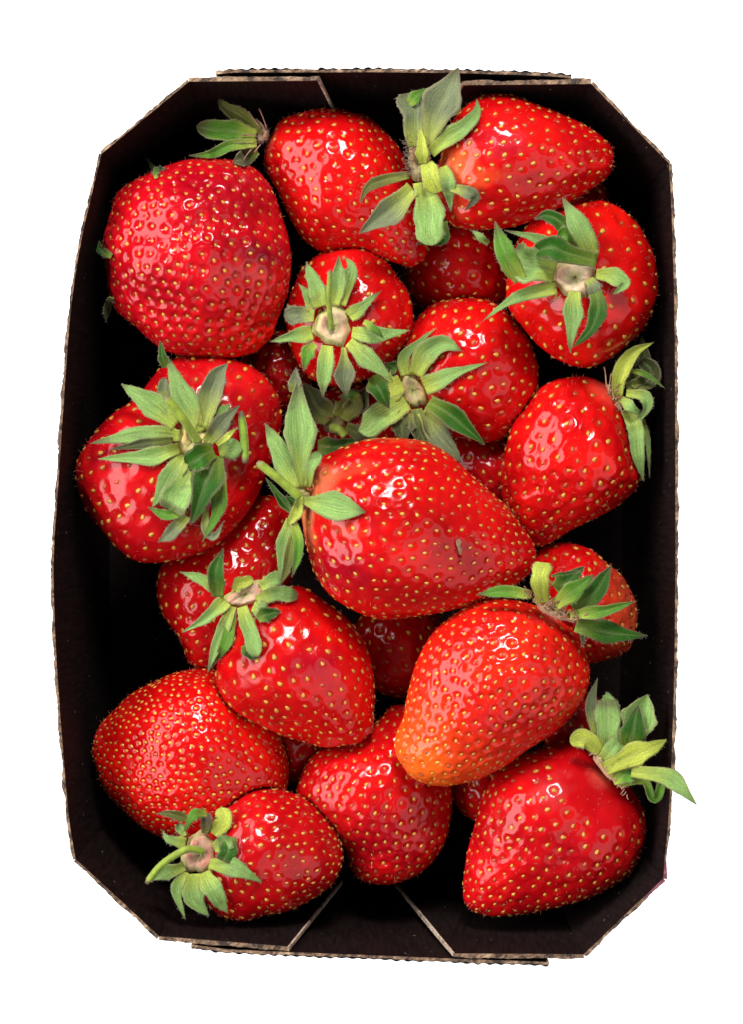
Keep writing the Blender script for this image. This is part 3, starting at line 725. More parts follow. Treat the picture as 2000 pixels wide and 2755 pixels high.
NS, NW = 26, 9
scount = [0]
def sepal(b, calyx, z0, spine, wpx, c='L', kind='l', lift=0.0, end=0.0, cup=0.25, fringe=True, base_dz=0.0):
    r = np.random.default_rng(5000 + scount[0]); scount[0] += 1
    sp = catmull(spine, NS); t = np.linspace(0, 1, NS)
    w_ = np.maximum(width(t, kind), 0.012) * wpx * 0.5 * 1.06
    tg = np.gradient(sp, axis=0); tg /= np.linalg.norm(tg, axis=1)[:, None]; nn = np.stack([tg[:, 1], -tg[:, 0]], 1)
    u = np.linspace(-1, 1, NW)
    wob = 1 + 0.11 * np.sin(t * r.uniform(8, 14) + r.uniform(0, 6)) * np.sin(np.pi * t)
    jag = np.ones((NS, NW)); jag[:, 0] += 0.03 * r.normal(0, 1, NS); jag[:, -1] += 0.03 * r.normal(0, 1, NS)
    skew = 0.10 * w_ * np.sin(t * r.uniform(3, 7) + r.uniform(0, 6)) * np.sin(np.pi * t)
    grid = sp[:, None] + nn[:, None] * (skew[:, None, None] + (u[None] * jag)[:, :, None] * (w_ * wob)[:, None, None])     # px
    z = np.full(NS, z0 + base_dz) + lift * 1e-3 * np.sin(np.pi * np.clip(t * 0.85 + 0.05, 0, 1)) + end * 1e-3 * t ** 1.6
    for _ in range(2):
        wz = px(grid.reshape(-1, 2), 0.0)[:, :2] * ((D - np.repeat(z, NW)) / D)[:, None]
        zz = clear_z(wz, np.repeat(z, NW)).reshape(NS, NW).max(1)
        z = zz
    zs = z.copy()
    for _ in range(3):
        zp = np.pad(zs, 1, mode='edge'); zs = np.maximum(z, (zp[:-2] + zp[1:-1] + zp[2:]) / 3)
    z = zs
    # cupping across the blade plus a shallow midrib groove and edge ripple
    cup = cup * r.choice([1.2, 0.5, -0.6])
    cz = cup * (u ** 2)[None] * (w_ * P)[:, None] * (0.6 + 0.8 * t)[:, None] + r.uniform(0.15, 0.42) * np.abs(u)[None] * (w_ * P)[:, None]
    rip = 0.10 * (w_ * P)[:, None] * (np.abs(u)[None] ** 2) * np.sin(t * r.uniform(7, 12) + r.uniform(0, 6))[:, None] * np.sign(u)[None]
    zg = z[:, None] + cz + rip + scount[0] % 5 * 0.00006
    co = px(grid, 0.0); co[..., :2] *= ((D - zg) / D)[..., None]; co[..., 2] = zg
    co = co.reshape(-1, 3)
    i = np.arange(NS - 1)[:, None] * NW; j = np.arange(NW - 1)[None]
    f = np.stack([i + j, i + NW + j, i + NW + j + 1, i + j + 1], -1).reshape(-1, 4)
    # pigment along the blade
    C0 = PAL[c] * r.uniform(0.85, 1.15); tv = np.repeat(t, NW); uu = np.tile(u, NS)
    cc = np.tile(C0, (NS * NW, 1))
    m = np.clip(1 - tv / 0.42, 0, 1)[:, None] * (0.9 if c in 'LGYM' else 0.35)
    cc = cc * (1 - m) + YEL * m
    m = np.clip((tv - 0.84 + 0.08 * r.normal()) / 0.14, 0, 1)[:, None] * 0.7 * (c != 'Y'); cc = cc * (1 - m) + np.array((0.12, 0.085, 0.05)) * m
    m = (np.abs(uu) > 0.9)[:, None] * 0.5; cc = cc * (1 - m) + np.array((0.34, 0.24, 0.15)) * m
    m = (np.abs(uu) < 0.1)[:, None] * 0.30; cc = cc * (1 - m) + np.array((0.30, 0.36, 0.14)) * m
    uv = np.c_[(uu + 1) / 2 + scount[0] * 1.37, tv + scount[0] * 0.71]
    # a real second face gives the blade its thickness
    nrm = normals(co, np.concatenate([f[:, [0, 1, 2]], f[:, [0, 2, 3]]]))
    if nrm[:, 2].mean() < 0: f = f[:, ::-1]; nrm = -nrm
    tk = 0.00013
    n0 = len(co); co2 = np.concatenate([co + nrm * tk * 0.5, co - nrm * tk * 0.5])
    fs = [tuple(q) for q in f] + [tuple(n0 + q[::-1]) for q in f]
    bd = list(range(NW)) + [k * NW + NW - 1 for k in range(1, NS)] + [(NS - 1) * NW + k for k in range(NW - 2, -1, -1)] + [k * NW for k in range(NS - 2, 0, -1)]
    for q in range(len(bd)):
        a_, b_ = bd[q], bd[(q + 1) % len(bd)]
        fs.append((a_, b_, n0 + b_, n0 + a_))
    col = np.concatenate([cc, cc]); uv = np.concatenate([uv, uv])
    if fringe:
        hv = []; hf = []; base_i = len(co2)
        for q in range(90):
            if r.random() < 0.65:
                k = r.integers(1, NS - 1); e = 0 if r.random() < 0.5 else NW - 1; vi = k * NW + e; side = co[vi] - co[k * NW + NW // 2]
            else:
                vi = r.integers(NW, NS * NW - NW); side = np.zeros(3)
            fr = co[vi] + (co[min(vi + NW, n0 - 1)] - co[vi]) * r.random()
            sl = np.linalg.norm(side); side = side / sl if sl > 1e-6 else side
            dr = side * 0.9 + nrm[vi] * 0.5 + 0.5 * r.normal(0, 1, 3); dr /= np.linalg.norm(dr)
            ln = r.uniform(4, 9) * P; pr = np.cross(dr, r.normal(0, 1, 3)); pr /= np.linalg.norm(pr)
            hv += [fr + pr * 0.45 * P, fr - pr * 0.45 * P, fr + dr * ln]
            hf.append((base_i, base_i + 1, base_i + 2)); base_i += 3
        co2 = np.concatenate([co2, np.array(hv)]); fs += hf
        col = np.concatenate([col, np.tile(np.array((0.42, 0.42, 0.33)), (len(hv), 1))]); uv = np.concatenate([uv, np.zeros((len(hv), 2))])
    me = mesh_np('sepal', co2 - b['base'], [tuple(int(x) for x in q) for q in fs], LEAF, col, uv)
    return link('sepal', me, calyx)

def calyx(key, cen, disc=(20, 20, 0), dz=1.0, dcol=(0.42, 0.30, 0.17), ring=(0.36, 0.40, 0.08), z0=None):
    """the disc the sepals grow from; returns object and height"""
    b = BY[key]
    rx, ry, ang = disc
    if z0 is None:
        an = np.linspace(0, 2 * np.pi, 24)
        smp = np.concatenate([np.array(cen) + np.c_[np.cos(an), np.sin(an)] * np.array([rx, ry]) * q for q in (0, 0.4, 0.7)])
        ii, jj = gi(px(smp, b['ztop'])[:, :2]); hh = b['top'][ii, jj]; zc = hh[hh > -0.9].max() - 0.0003
    else:
        zc = z0 * 1e-3
    nr_, na = 9, 28
    co = []; col = []
    r = np.random.default_rng(hash(key) % 1000 if False else int(key[1:]) + 900)
    ca, sa = math.cos(ang), math.sin(ang)
    for i in range(nr_):
        q = i / (nr_ - 1)
        for j in range(na):
            a = 2 * math.pi * j / na
            rr = q * (1 + 0.10 * math.sin(3 * a + int(key[1:])) + 0.07 * math.sin(7 * a))
            lx, ly = rx * rr * math.cos(a), ry * rr * math.sin(a)
            p = np.array(cen) + np.array([lx * ca - ly * sa, lx * sa + ly * ca])
            h = 0.45 * math.exp(-((q - 0.62) / 0.25) ** 2) - 0.35 * math.exp(-(q / 0.3) ** 2) - 1.3 * max(0, q - 0.72) / 0.28
            zz = zc + (dz + h) * 1e-3 + 0.00010 * r.normal()
            w_ = px(p, zz); co.append(w_)
            m = np.clip((q - 0.62) / 0.3, 0, 1)
            gm = 0.75 * math.exp(-(q / 0.30) ** 2)
            pk = np.array(dcol) * (1 - gm) + np.array((0.34, 0.36, 0.07)) * gm
            pk = pk * (1 - 0.6 * math.exp(-(q / 0.11) ** 2)) * (1 + 0.12 * r.normal())
            pk = pk + np.array((0.06, -0.13, -0.08)) * math.exp(-((q - 0.6) / 0.15) ** 2) * (0.5 + 0.5 * math.sin(2 * a + 1))
            col.append(pk * (1 - m) + np.array(ring) * m)
    f = []
    for i in range(nr_ - 1):
        for j in range(na):
            f.append((i * na + j, (i + 1) * na + j, (i + 1) * na + (j + 1) % na, i * na + (j + 1) % na))
    co = np.array(co); col = np.array(col); bi = len(co); hv = []
    cw = co[:na].mean(0)
    for q in range(150):
        i = int(r.integers(na * 2, na * nr_)); fr = co[i]; dr = (fr - cw) / (np.linalg.norm(fr - cw) + 1e-9) + np.array((0, 0, 0.6)) + 0.5 * r.normal(0, 1, 3)
        dr /= np.linalg.norm(dr); pr = np.cross(dr, r.normal(0, 1, 3)); pr /= np.linalg.norm(pr)
        hv += [fr + pr * 0.45 * P, fr - pr * 0.45 * P, fr + dr * r.uniform(6, 13) * P]; f.append((bi, bi + 1, bi + 2)); bi += 3
    co = np.concatenate([co, hv]); col = np.concatenate([col, np.tile((0.50, 0.46, 0.33), (len(hv), 1))])
    me = mesh_np('calyx', co - b['base'], f, DISC, np.clip(col, 0.005, 1))
    o = link('calyx', me, b['root'])
    zz = zc + dz * 1e-3
    b['calyx'] = o; b['z0'] = zz
    return o, zz

def stem(key, path, rad, dzs, name='stem', tipc=(0.16, 0.11, 0.05)):
    b = BY[key]; p = catmull(path, 16); z = np.interp(np.linspace(0, 1, 16), np.linspace(0, 1, len(dzs)), dzs) * 1e-3 + b['z0']
    z2 = clear_z(px(p, 0.0)[:, :2], z, rad * P + 0.0003); z = np.maximum(z, z2)
    w_ = px(p, 0.0); w_[:, :2] *= ((D - z) / D)[:, None]; w_[:, 2] = z
    rr = np.linspace(1.0, 0.85, 16) * rad * P; rr[-1] *= 0.55
    co, fs = tube_np(w_, rr, 10)
    col = np.tile(np.array((0.26, 0.36, 0.035)), (len(co), 1)); k = np.repeat(np.linspace(0, 1, 16), 10)
    m = np.clip((k - 0.9) / 0.1, 0, 1)[:, None]; col = col * (1 - m) + np.array(tipc) * m
    # short fuzz
    r = np.random.default_rng(int(key[1:]) + 77); hv = []; bi = len(co)
    for q in range(70):
        i = r.integers(0, len(co) - 10); fr = co[i]; dr = fr - w_[i // 10]; dr = dr / (np.linalg.norm(dr) + 1e-9) + 0.4 * r.normal(0, 1, 3)
        pr = np.cross(dr, r.normal(0, 1, 3)); pr /= np.linalg.norm(pr)
        hv += [fr + pr * 0.4 * P, fr - pr * 0.4 * P, fr + dr * r.uniform(4, 8) * P]; fs.append((bi, bi + 1, bi + 2)); bi += 3
    co = np.concatenate([co, hv]); col = np.concatenate([col, np.tile((0.40, 0.42, 0.25), (len(hv), 1))])
    return link(name, mesh_np(name, co - b['base'], fs, STEM, col), b['calyx'])

def stamens(key, paths, c=(0.42, 0.24, 0.12), rad=1.7, dz=0.8):
    b = BY[key]
    for q, pth in enumerate(paths):
        p = catmull(pth, 6); z = b['z0'] + dz * 1e-3 + 0.0012 * np.linspace(0, 1, 6)
        z = clear_z(px(p, 0.0)[:, :2], z, 0.0004)
        w_ = px(p, 0.0); w_[:, :2] *= ((D - z) / D)[:, None]; w_[:, 2] = z
        co, fs = tube_np(w_, np.array([1.2, 1, .9, .8, 1.5, 1.2]) * rad * P, 5)
        col = np.tile(np.array(c), (len(co), 1)); col[-10:] *= np.array((0.55, 0.4, 0.35))
        link('stamen', mesh_np('stamen', co - b['base'], fs, STEM, col), b['calyx'])

def stamen_row(key, p0, p1, n, ln, out, c, seed, spread=0.8, rad=1.5):
    r = np.random.default_rng(seed); ps = []
    out = np.array(out, float); out /= np.linalg.norm(out)
    for i in range(n):
        f = (i + r.uniform(-0.3, 0.3)) / max(1, n - 1)
        a = np.array(p0) * (1 - f) + np.array(p1) * f + r.normal(0, 4, 2)
        d_ = out + spread * r.normal(0, 0.6, 2); l = ln * r.uniform(0.6, 1.3)
        ps.append([a, a + d_ * l * 0.6 + r.normal(0, 2, 2), a + d_ * l + r.normal(0, 4, 2)])
    stamens(key, ps, c, rad)

def many(key, rows, z0):
    b = BY[key]
    for row in rows:
        pts, wpx = row[0], row[1]; kw = row[2] if len(row) > 2 else {}
        sepal(b, b['calyx'], z0, pts, wpx, **kw)

# --- B2
_, z = calyx('B2', (706, 362), (16, 26, 0.3), 0.4, (0.40, 0.24, 0.16), (0.34, 0.26, 0.13), z0=-13)
many('B2', [([(690, 404), (655, 425), (625, 438)], 46, dict(c='S', lift=-1)),
            ([(688, 368), (640, 358), (598, 353), (527, 342)], 60, dict(c='M', kind='r', lift=1)),
            ([(702, 349), (644, 313), (604, 286), (588, 267)], 40, dict(c='O', lift=1)),
            ([(690, 386), (626, 391), (571, 415), (507, 420)], 32, dict(c='M', lift=2))], z)
stamens('B2', [[(717, 346), (708, 320), (697, 293)], [(690, 386), (662, 419), (651, 440)], [(690, 368), (670, 364), (651, 366)], [(700, 345), (680, 318), (668, 300)], [(700, 390), (688, 405), (684, 412)], [(712, 350), (700, 330), (688, 322)]], (0.45, 0.22, 0.17))
# --- B3
_, z = calyx('B3', (1130, 425), (30, 62, 0.05), 1.0, (0.34, 0.27, 0.13), (0.34, 0.30, 0.12), z0=-3)
many('B3', [([(1215, 505), (1254, 515), (1278, 534), (1251, 568)], 34, dict(c='G')),
            ([(1198, 595), (1190, 645), (1120, 658)], 26, dict(c='D', lift=-1)),
            ([(1140, 490), (1152, 559), (1159, 615), (1164, 662)], 80, dict(c='L', kind='r')),
            ([(1193, 449), (1208, 498), (1215, 571)], 40, dict(c='L', lift=1)),
            ([(1101, 471), (1035, 486), (991, 503), (967, 547)], 32, dict(c='O', lift=1)),
            ([(1112, 508), (1059, 559), (1011, 595), (965, 629)], 66, dict(c='G', lift=0)),
            ([(1127, 395), (1120, 328), (1112, 285), (1106, 250)], 74, dict(c='G', kind='b', lift=1)),
            ([(1095, 285), (1120, 262), (1150, 238)], 34, dict(c='M', lift=2)),
            ([(1150, 395), (1176, 316), (1203, 255), (1235, 182)], 100, dict(c='G', kind='n', lift=3, end=2)),
            ([(1160, 412), (1205, 372), (1254, 340), (1283, 306), (1285, 267)], 46, dict(c='L', lift=2)),
            ([(1140, 440), (1138, 400), (1132, 340)], 34, dict(c='Y', lift=2)),
            ([(1148, 440), (1165, 480), (1180, 520)], 56, dict(c='Y', kind='r', lift=1.5))], z)
stamen_row('B3', (1108, 375), (1112, 470), 70, 15, (-1, 0), (0.30, 0.23, 0.16), 5, 0.7, 0.55)
# --- B4
_, z = calyx('B4', (1548, 746), (66, 54, 0), 1.0, (0.66, 0.52, 0.33), (0.46, 0.42, 0.15))
many('B4', [([(1540, 655), (1511, 598), (1472, 581), (1439, 589)], 42, dict(c='D', lift=1)),
            ([(1511, 670), (1442, 642), (1358, 620)], 44, dict(c='L', kind='t', lift=2)),
            ([(1316, 656), (1271, 620)], 20, dict(c='L', lift=2)),
            ([(1495, 730), (1428, 712), (1380, 690)], 88, dict(c='L', kind='b', lift=2)),
            ([(1402, 755), (1360, 682), (1333, 595)], 58, dict(c='M', lift=3.5, base_dz=0.002)),
            ([(1498, 774), (1417, 791), (1358, 821), (1298, 866)], 46, dict(c='L', kind='t', lift=1)),
            ([(1548, 785), (1542, 849), (1535, 950)], 52, dict(c='L', lift=1)),
            ([(1593, 765), (1609, 821), (1590, 886), (1542, 936)], 46, dict(c='D', lift=2)),
            ([(1585, 752), (1600, 775), (1612, 800)], 36, dict(c='G', kind='b', lift=1.5)),
            ([(1605, 738), (1657, 746), (1682, 763), (1651, 793)], 46, dict(c='L', lift=1)),
            ([(1595, 690), (1562, 612), (1514, 531)], 62, dict(c='L', kind='l', lift=3)),
            ([(1607, 701), (1525, 682), (1478, 668), (1439, 679)], 60, dict(c='D', kind='r', lift=4.0, base_dz=0.001)),
            ([(1560, 670), (1530, 640), (1500, 640)], 50, dict(c='M', kind='r', lift=1))], z)
stamens('B4', [[(1600, 650), (1612, 635), (1618, 628)], [(1608, 690), (1614, 670), (1612, 658)], [(1510, 795), (1500, 805), (1480, 815)]], (0.25, 0.12, 0.05))
# --- B5
_, z = calyx('B5', (897, 877), (52, 56, 0), 1.0, (0.56, 0.42, 0.26), (0.56, 0.62, 0.18))
many('B5', [([(841, 832), (824, 791), (803, 765)], 38, dict(c='L', kind='t')),
            ([(845, 850), (800, 846), (763, 850)], 50, dict(c='G', kind='r')),
            ([(840, 895), (781, 908), (725, 920)], 50, dict(c='L', kind='t', lift=1)),
            ([(846, 925), (825, 955), (817, 998)], 36, dict(c='M', kind='l', lift=1)),
            ([(866, 825), (845, 765), (823, 704)], 46, dict(c='L', lift=1)),
            ([(898, 820), (909, 755), (911, 689)], 42, dict(c='L', lift=1)),
            ([(918, 822), (939, 750), (946, 719), (929, 694)], 38, dict(c='L', lift=1.2)),
            ([(938, 852), (982, 818), (1028, 783)], 46, dict(c='L', kind='t', lift=1)),
            ([(946, 894), (1012, 903), (1104, 889)], 46, dict(c='L', lift=1)),
            ([(978, 866), (1010, 886), (1036, 913)], 22, dict(c='M', lift=1.6, base_dz=0.0012)),
            ([(924, 935), (926, 1010), (931, 1064)], 52, dict(c='G', kind='n', lift=0.5)),
            ([(938, 920), (999, 971), (1060, 1027)], 50, dict(c='L', kind='l', lift=1)),
            ([(880, 930), (871, 998), (868, 1068)], 48, dict(c='L', kind='l', lift=1))], z)
stem('B5', [(892, 888), (884, 806), (888, 728)], 8, (0.6, 5, 8))
# --- B6
_, z = calyx('B6', (1112, 1050), (36, 52, -0.5), 1.0, (0.42, 0.36, 0.17), (0.50, 0.56, 0.10))
many('B6', [([(1096, 1110), (1086, 1150), (1080, 1195)], 64, dict(c='S')),
            ([(1122, 1100), (1134, 1170), (1168, 1228)], 48, dict(c='S', lift=0)),
            ([(1140, 1105), (1195, 1184), (1243, 1245)], 58, dict(c='G', lift=0.5)),
            ([(1095, 1080), (1032, 1118), (989, 1150), (962, 1159)], 78, dict(c='L', kind='l', lift=1)),
            ([(1082, 1030), (1060, 1040), (1030, 1040)], 70, dict(c='Y', kind='r')),
            ([(1071, 997), (1037, 977)], 30, dict(c='D')),
            ([(1095, 1010), (1088, 960), (1134, 916), (1176, 882)], 38, dict(c='L', kind='t', lift=1)),
            ([(1120, 1010), (1147, 948), (1195, 926), (1244, 944)], 62, dict(c='L', kind='l', lift=2)),
            ([(1142, 1040), (1207, 1011), (1314, 975)], 64, dict(c='L', kind='t', lift=1.5)),
            ([(1155, 1082), (1227, 1128), (1307, 1196)], 58, dict(c='D', kind='l', lift=1)),
            ([(1006, 1012), (1022, 1050), (1049, 1100)], 58, dict(c='D', kind='l', lift=2, base_dz=0.002))], z)
# --- B7
_, z = calyx('B7', (1660, 1075), (20, 44, -0.55), 0.3, (0.30, 0.18, 0.10), (0.30, 0.22, 0.10), z0=-13)
many('B7', [([(1697, 1037), (1733, 991), (1728, 904)], 54, dict(c='S', lift=-2, end=-2)),
            ([(1688, 1046), (1742, 1028), (1750, 995), (1724, 969)], 50, dict(c='S', kind='r', lift=-1, end=-1)),
            ([(1695, 997), (1742, 1009), (1791, 1046)], 15, dict(c='M', lift=1)),
            ([(1733, 1128), (1744, 1192), (1749, 1286)], 14, dict(c='L', lift=-1, end=-2)),
            ([(1684, 1100), (1711, 1155), (1720, 1228), (1733, 1296)], 46, dict(c='L', lift=0.5)),
            ([(1686, 1058), (1732, 1066), (1742, 1100), (1709, 1146)], 32, dict(c='L', lift=2)),
            ([(1673, 1073), (1700, 1095), (1731, 1122)], 28, dict(c='L', lift=3)),
            ([(1662, 1066), (1669, 1009), (1709, 949), (1759, 922)], 42, dict(c='Y', kind='l', lift=2))], z)
stamens('B7', [[(1633, 1040), (1630, 1005), (1627, 988)], [(1640, 1050), (1642, 1030), (1646, 1005)], [(1650, 1075), (1656, 1062), (1660, 1048)]], (0.5, 0.28, 0.14))
stamen_row('B7', (1632, 1045), (1672, 1105), 12, 12, (0.6, -0.6), (0.42, 0.25, 0.12), 9)
# --- B8
_, z = calyx('B8', (520, 1185), (44, 52, 0.2), 1.0, (0.54, 0.46, 0.18), (0.48, 0.54, 0.11))
many('B8', [([(443, 990), (430, 918)], 24, dict(c='D', lift=2)),
            ([(452, 1080), (440, 1040), (445, 1015)], 40, dict(c='G')),
            ([(465, 1184), (380, 1196), (296, 1209)], 26, dict(c='S')),
            ([(484, 1172), (380, 1168), (241, 1194)], 50, dict(c='L', lift=1)),
            ([(484, 1206), (394, 1228), (263, 1235)], 46, dict(c='L', lift=1)),
            ([(474, 1142), (394, 1080), (326, 1033)], 62, dict(c='L', lift=1)),
            ([(545, 1150), (566, 1059), (585, 1009), (613, 978)], 62, dict(c='G', lift=1)),
            ([(535, 1165), (492, 1070), (449, 957)], 66, dict(c='L', lift=2)),
            ([(494, 1225), (457, 1288), (408, 1367)], 60, dict(c='L', lift=1)),
            ([(503, 1387), (462, 1433), (424, 1458)], 38, dict(c='G', base_dz=-0.002)),
            ([(525, 1250), (480, 1330), (458, 1374)], 74, dict(c='L', kind='b', lift=1)),
            ([(506, 1368), (449, 1384), (397, 1365)], 30, dict(c='M', lift=2)),
            ([(553, 1370), (553, 1425), (577, 1444), (602, 1400)], 24, dict(c='G', lift=0)),
            ([(596, 1270), (588, 1365), (544, 1458)], 38, dict(c='M', lift=1)),
            ([(588, 1214), (621, 1206), (637, 1184)], 52, dict(c='L', kind='r', lift=1)),
            ([(547, 1150), (590, 1112), (621, 1089)], 36, dict(c='L', lift=1)),
            ([(555, 1192), (594, 1141), (645, 1090)], 46, dict(c='G', lift=2.5)),
            ([(578, 1225), (553, 1310), (512, 1414)], 80, dict(c='D', lift=3)),
            ([(574, 1212), (536, 1228), (501, 1253)], 68, dict(c='D', kind='r', lift=4)),
            ([(583, 1197), (610, 1175), (637, 1151)], 18, dict(c='Y', lift=3, base_dz=0.002))], z)
stem('B8', [(533, 1189), (490, 1124), (446, 1067)], 13, (3.5, 8, 10))
# --- B9
_, z = calyx('B9', (806, 1352), (20, 50, 0.35), 0.6, (0.36, 0.30, 0.10), (0.36, 0.38, 0.10), z0=0)
many('B9', [([(793, 1384), (755, 1343), (714, 1285)], 24, dict(c='D', lift=-1, end=-1)),
            ([(810, 1365), (768, 1335)], 30, dict(c='D')),
            ([(788, 1056), (797, 989)], 32, dict(c='G', lift=1)),
            ([(801, 1312), (758, 1220), (712, 1139)], 66, dict(c='L', lift=0)),
            ([(785, 1445), (774, 1520), (755, 1572)], 28, dict(c='O', end=-3)),
            ([(782, 1397), (762, 1466), (752, 1560)], 40, dict(c='L', lift=0, end=-3)),
            ([(788, 1400), (803, 1479), (785, 1553)], 30, dict(c='M', lift=1, end=-2)),
            ([(816, 1310), (810, 1214), (801, 1124), (804, 1012)], 78, dict(c='L', kind='n', lift=2)),
            ([(824, 1310), (838, 1250), (860, 1216)], 34, dict(c='L', kind='r', lift=2)),
            ([(812, 1345), (886, 1362), (983, 1378)], 78, dict(c='L', kind='n', lift=2)),
            ([(806, 1330), (800, 1372), (775, 1410)], 28, dict(c='Y', lift=1, kind='r'))], z)
stem('B9', [(806, 1338), (749, 1288), (692, 1244)], 13, (2.5, 4, 5))
stamens('B9', [[(838, 1300), (843, 1312), (835, 1320)], [(806, 1385), (800, 1395), (797, 1405)]], (0.35, 0.18, 0.05))
# --- B11
_, z = calyx('B11', (660, 1600), (66, 30, -0.38), 1.3, (0.62, 0.42, 0.29), (0.46, 0.48, 0.13))
many('B11', [([(585, 1582), (530, 1555), (483, 1538)], 44, dict(c='L', kind='t')),
             ([(585, 1605), (581, 1541), (600, 1474)], 46, dict(c='D', lift=3)),
             ([(608, 1615), (555, 1662), (489, 1702)], 48, dict(c='L', kind='t', lift=1)),
             ([(625, 1632), (610, 1720), (565, 1800)], 34, dict(c='M', lift=0)),
             ([(625, 1632), (589, 1715), (558, 1809)], 36, dict(c='L', lift=1)),
             ([(655, 1736), (668, 1760), (688, 1774)], 26, dict(c='D')),
             ([(651, 1632), (672, 1704), (691, 1768)], 44, dict(c='L', kind='r', lift=1)),
             ([(680, 1632), (700, 1640), (722, 1640)], 46, dict(c='L', kind='r', lift=0.5)),
             ([(693, 1664), (722, 1650), (757, 1646)], 40, dict(c='D', lift=1)),
             ([(690, 1616), (746, 1598), (802, 1604)], 42, dict(c='L', kind='r', lift=2)),
             ([(632, 1590), (645, 1572), (680, 1556)], 34, dict(c='Y', kind='r', lift=0.4)),
             ([(700, 1580), (735, 1560), (760, 1552)], 40, dict(c='L', kind='r', lift=0.5))], z)
# --- B13
_, z = calyx('B13', (536, 2295), (46, 58, 0.2), 1.0, (0.56, 0.30, 0.22), (0.54, 0.48, 0.18))
many('B13', [([(510, 2205), (465, 2190), (420, 2188)], 25, dict(c='O', lift=2)),
             ([(496, 2250), (485, 2230), (480, 2214)], 22, dict(c='L', kind='r')),
             ([(500, 2268), (455, 2258), (436, 2235)], 36, dict(c='L', kind='t', lift=1)),
             ([(496, 2330), (440, 2350), (410, 2367)], 38, dict(c='L', lift=0)),
             ([(500, 2345), (476, 2395), (498, 2475)], 30, dict(c='L', lift=0)),
             ([(520, 2350), (525, 2416), (561, 2464)], 58, dict(c='L', lift=0.5)),
             ([(548, 2346), (578, 2405), (614, 2458)], 54, dict(c='L', lift=1)),
             ([(562, 2322), (636, 2337), (706, 2373)], 48, dict(c='L', kind='l', lift=1)),
             ([(575, 2245), (600, 2210), (593, 2172)], 48, dict(c='Y', kind='r', lift=1)),
             ([(575, 2280), (600, 2270), (618, 2252)], 44, dict(c='L', kind='r', lift=0.6)),
             ([(618, 2250), (614, 2285), (600, 2316)], 46, dict(c='D', kind='b', lift=1.5)),
             ([(552, 2240), (553, 2205), (548, 2186)], 30, dict(c='B', kind='r', lift=2)),
             ([(555, 2187), (520, 2194), (493, 2238)], 28, dict(c='M', lift=3, base_dz=0.002))], z)
stem('B13', [(545, 2290), (500, 2285), (434, 2326), (393, 2376)], 10.5, (0.8, 3.5, 4.5, 4.0))
# --- B15
_, z = calyx('B15', (1490, 1640), (66, 18, 0.5), 0.6, (0.38, 0.25, 0.14), (0.40, 0.24, 0.12), z0=0.5)
many('B15', [([(1496, 1585), (1530, 1560), (1574, 1523)], 52, dict(c='D', lift=-2, end=-2, base_dz=-0.002)),
             ([(1484, 1550), (1568, 1535)], 10, dict(c='D', lift=0)),
             ([(1545, 1640), (1606, 1585), (1647, 1520)], 58, dict(c='D', lift=0, end=-1)),
             ([(1550, 1681), (1642, 1704), (1743, 1710)], 58, dict(c='D', lift=0, end=-3)),
             ([(1562, 1690), (1570, 1715), (1568, 1740)], 14, dict(c='S', end=-1)),
             ([(1430, 1600), (1353, 1592), (1286, 1599)], 36, dict(c='M', lift=1)),
             ([(1535, 1655), (1627, 1642), (1711, 1618)], 34, dict(c='M', lift=2)),
             ([(1462, 1622), (1457, 1560), (1462, 1513)], 48, dict(c='Y', kind='b', lift=4, end=2)),
             ([(1495, 1628), (1553, 1585), (1600, 1545)], 50, dict(c='M', lift=4, end=1))], z)
stamen_row('B15', (1415, 1602), (1560, 1682), 30, 22, (0.35, -0.9), (0.44, 0.25, 0.13), 15, 0.9)
# --- B16
_, z = calyx('B16', (1640, 2066), (20, 66, -0.68), 0.3, (0.52, 0.54, 0.20), (0.66, 0.34, 0.22), z0=-5.5)
many('B16', [([(1604, 1975), (1590, 1897), (1609, 1824)], 30, dict(c='G', lift=0)),
             ([(1707, 2010), (1724, 1934), (1743, 1868)], 92, dict(c='L', kind='n', lift=0)),
             ([(1636, 1895), (1636, 1862)], 34, dict(c='L', base_dz=-0.0005)),
             ([(1631, 2030), (1634, 1958), (1636, 1884)], 64, dict(c='L', kind='b', lift=1)),
             ([(1690, 2020), (1704, 1958), (1719, 1898)], 68, dict(c='D', lift=2)),
             ([(1615, 2025), (1580, 1985), (1534, 1996)], 50, dict(c='Y', kind='r', lift=2)),
             ([(1700, 2075), (1792, 2087), (1835, 2123), (1876, 2165)], 48, dict(c='L', lift=7, end=9)),
             ([(1670, 2110), (1733, 2101), (1756, 2145), (1772, 2140), (1787, 2087)], 22, dict(c='M', kind='b', lift=1)),
             ([(1622, 2040), (1650, 2010), (1680, 1990)], 44, dict(c='L', kind='r', lift=1.5)),
             ([(1650, 2098), (1685, 2085), (1720, 2070)], 46, dict(c='M', kind='r', lift=1.0)),
             ([(1630, 2068), (1707, 2031), (1755, 2014), (1795, 1988)], 60, dict(c='Y', lift=3))], z)
stamen_row('B16', (1595, 2018), (1690, 2135), 22, 10, (-0.7, 0.5), (0.66, 0.44, 0.32), 16, 1.0, 1.0)
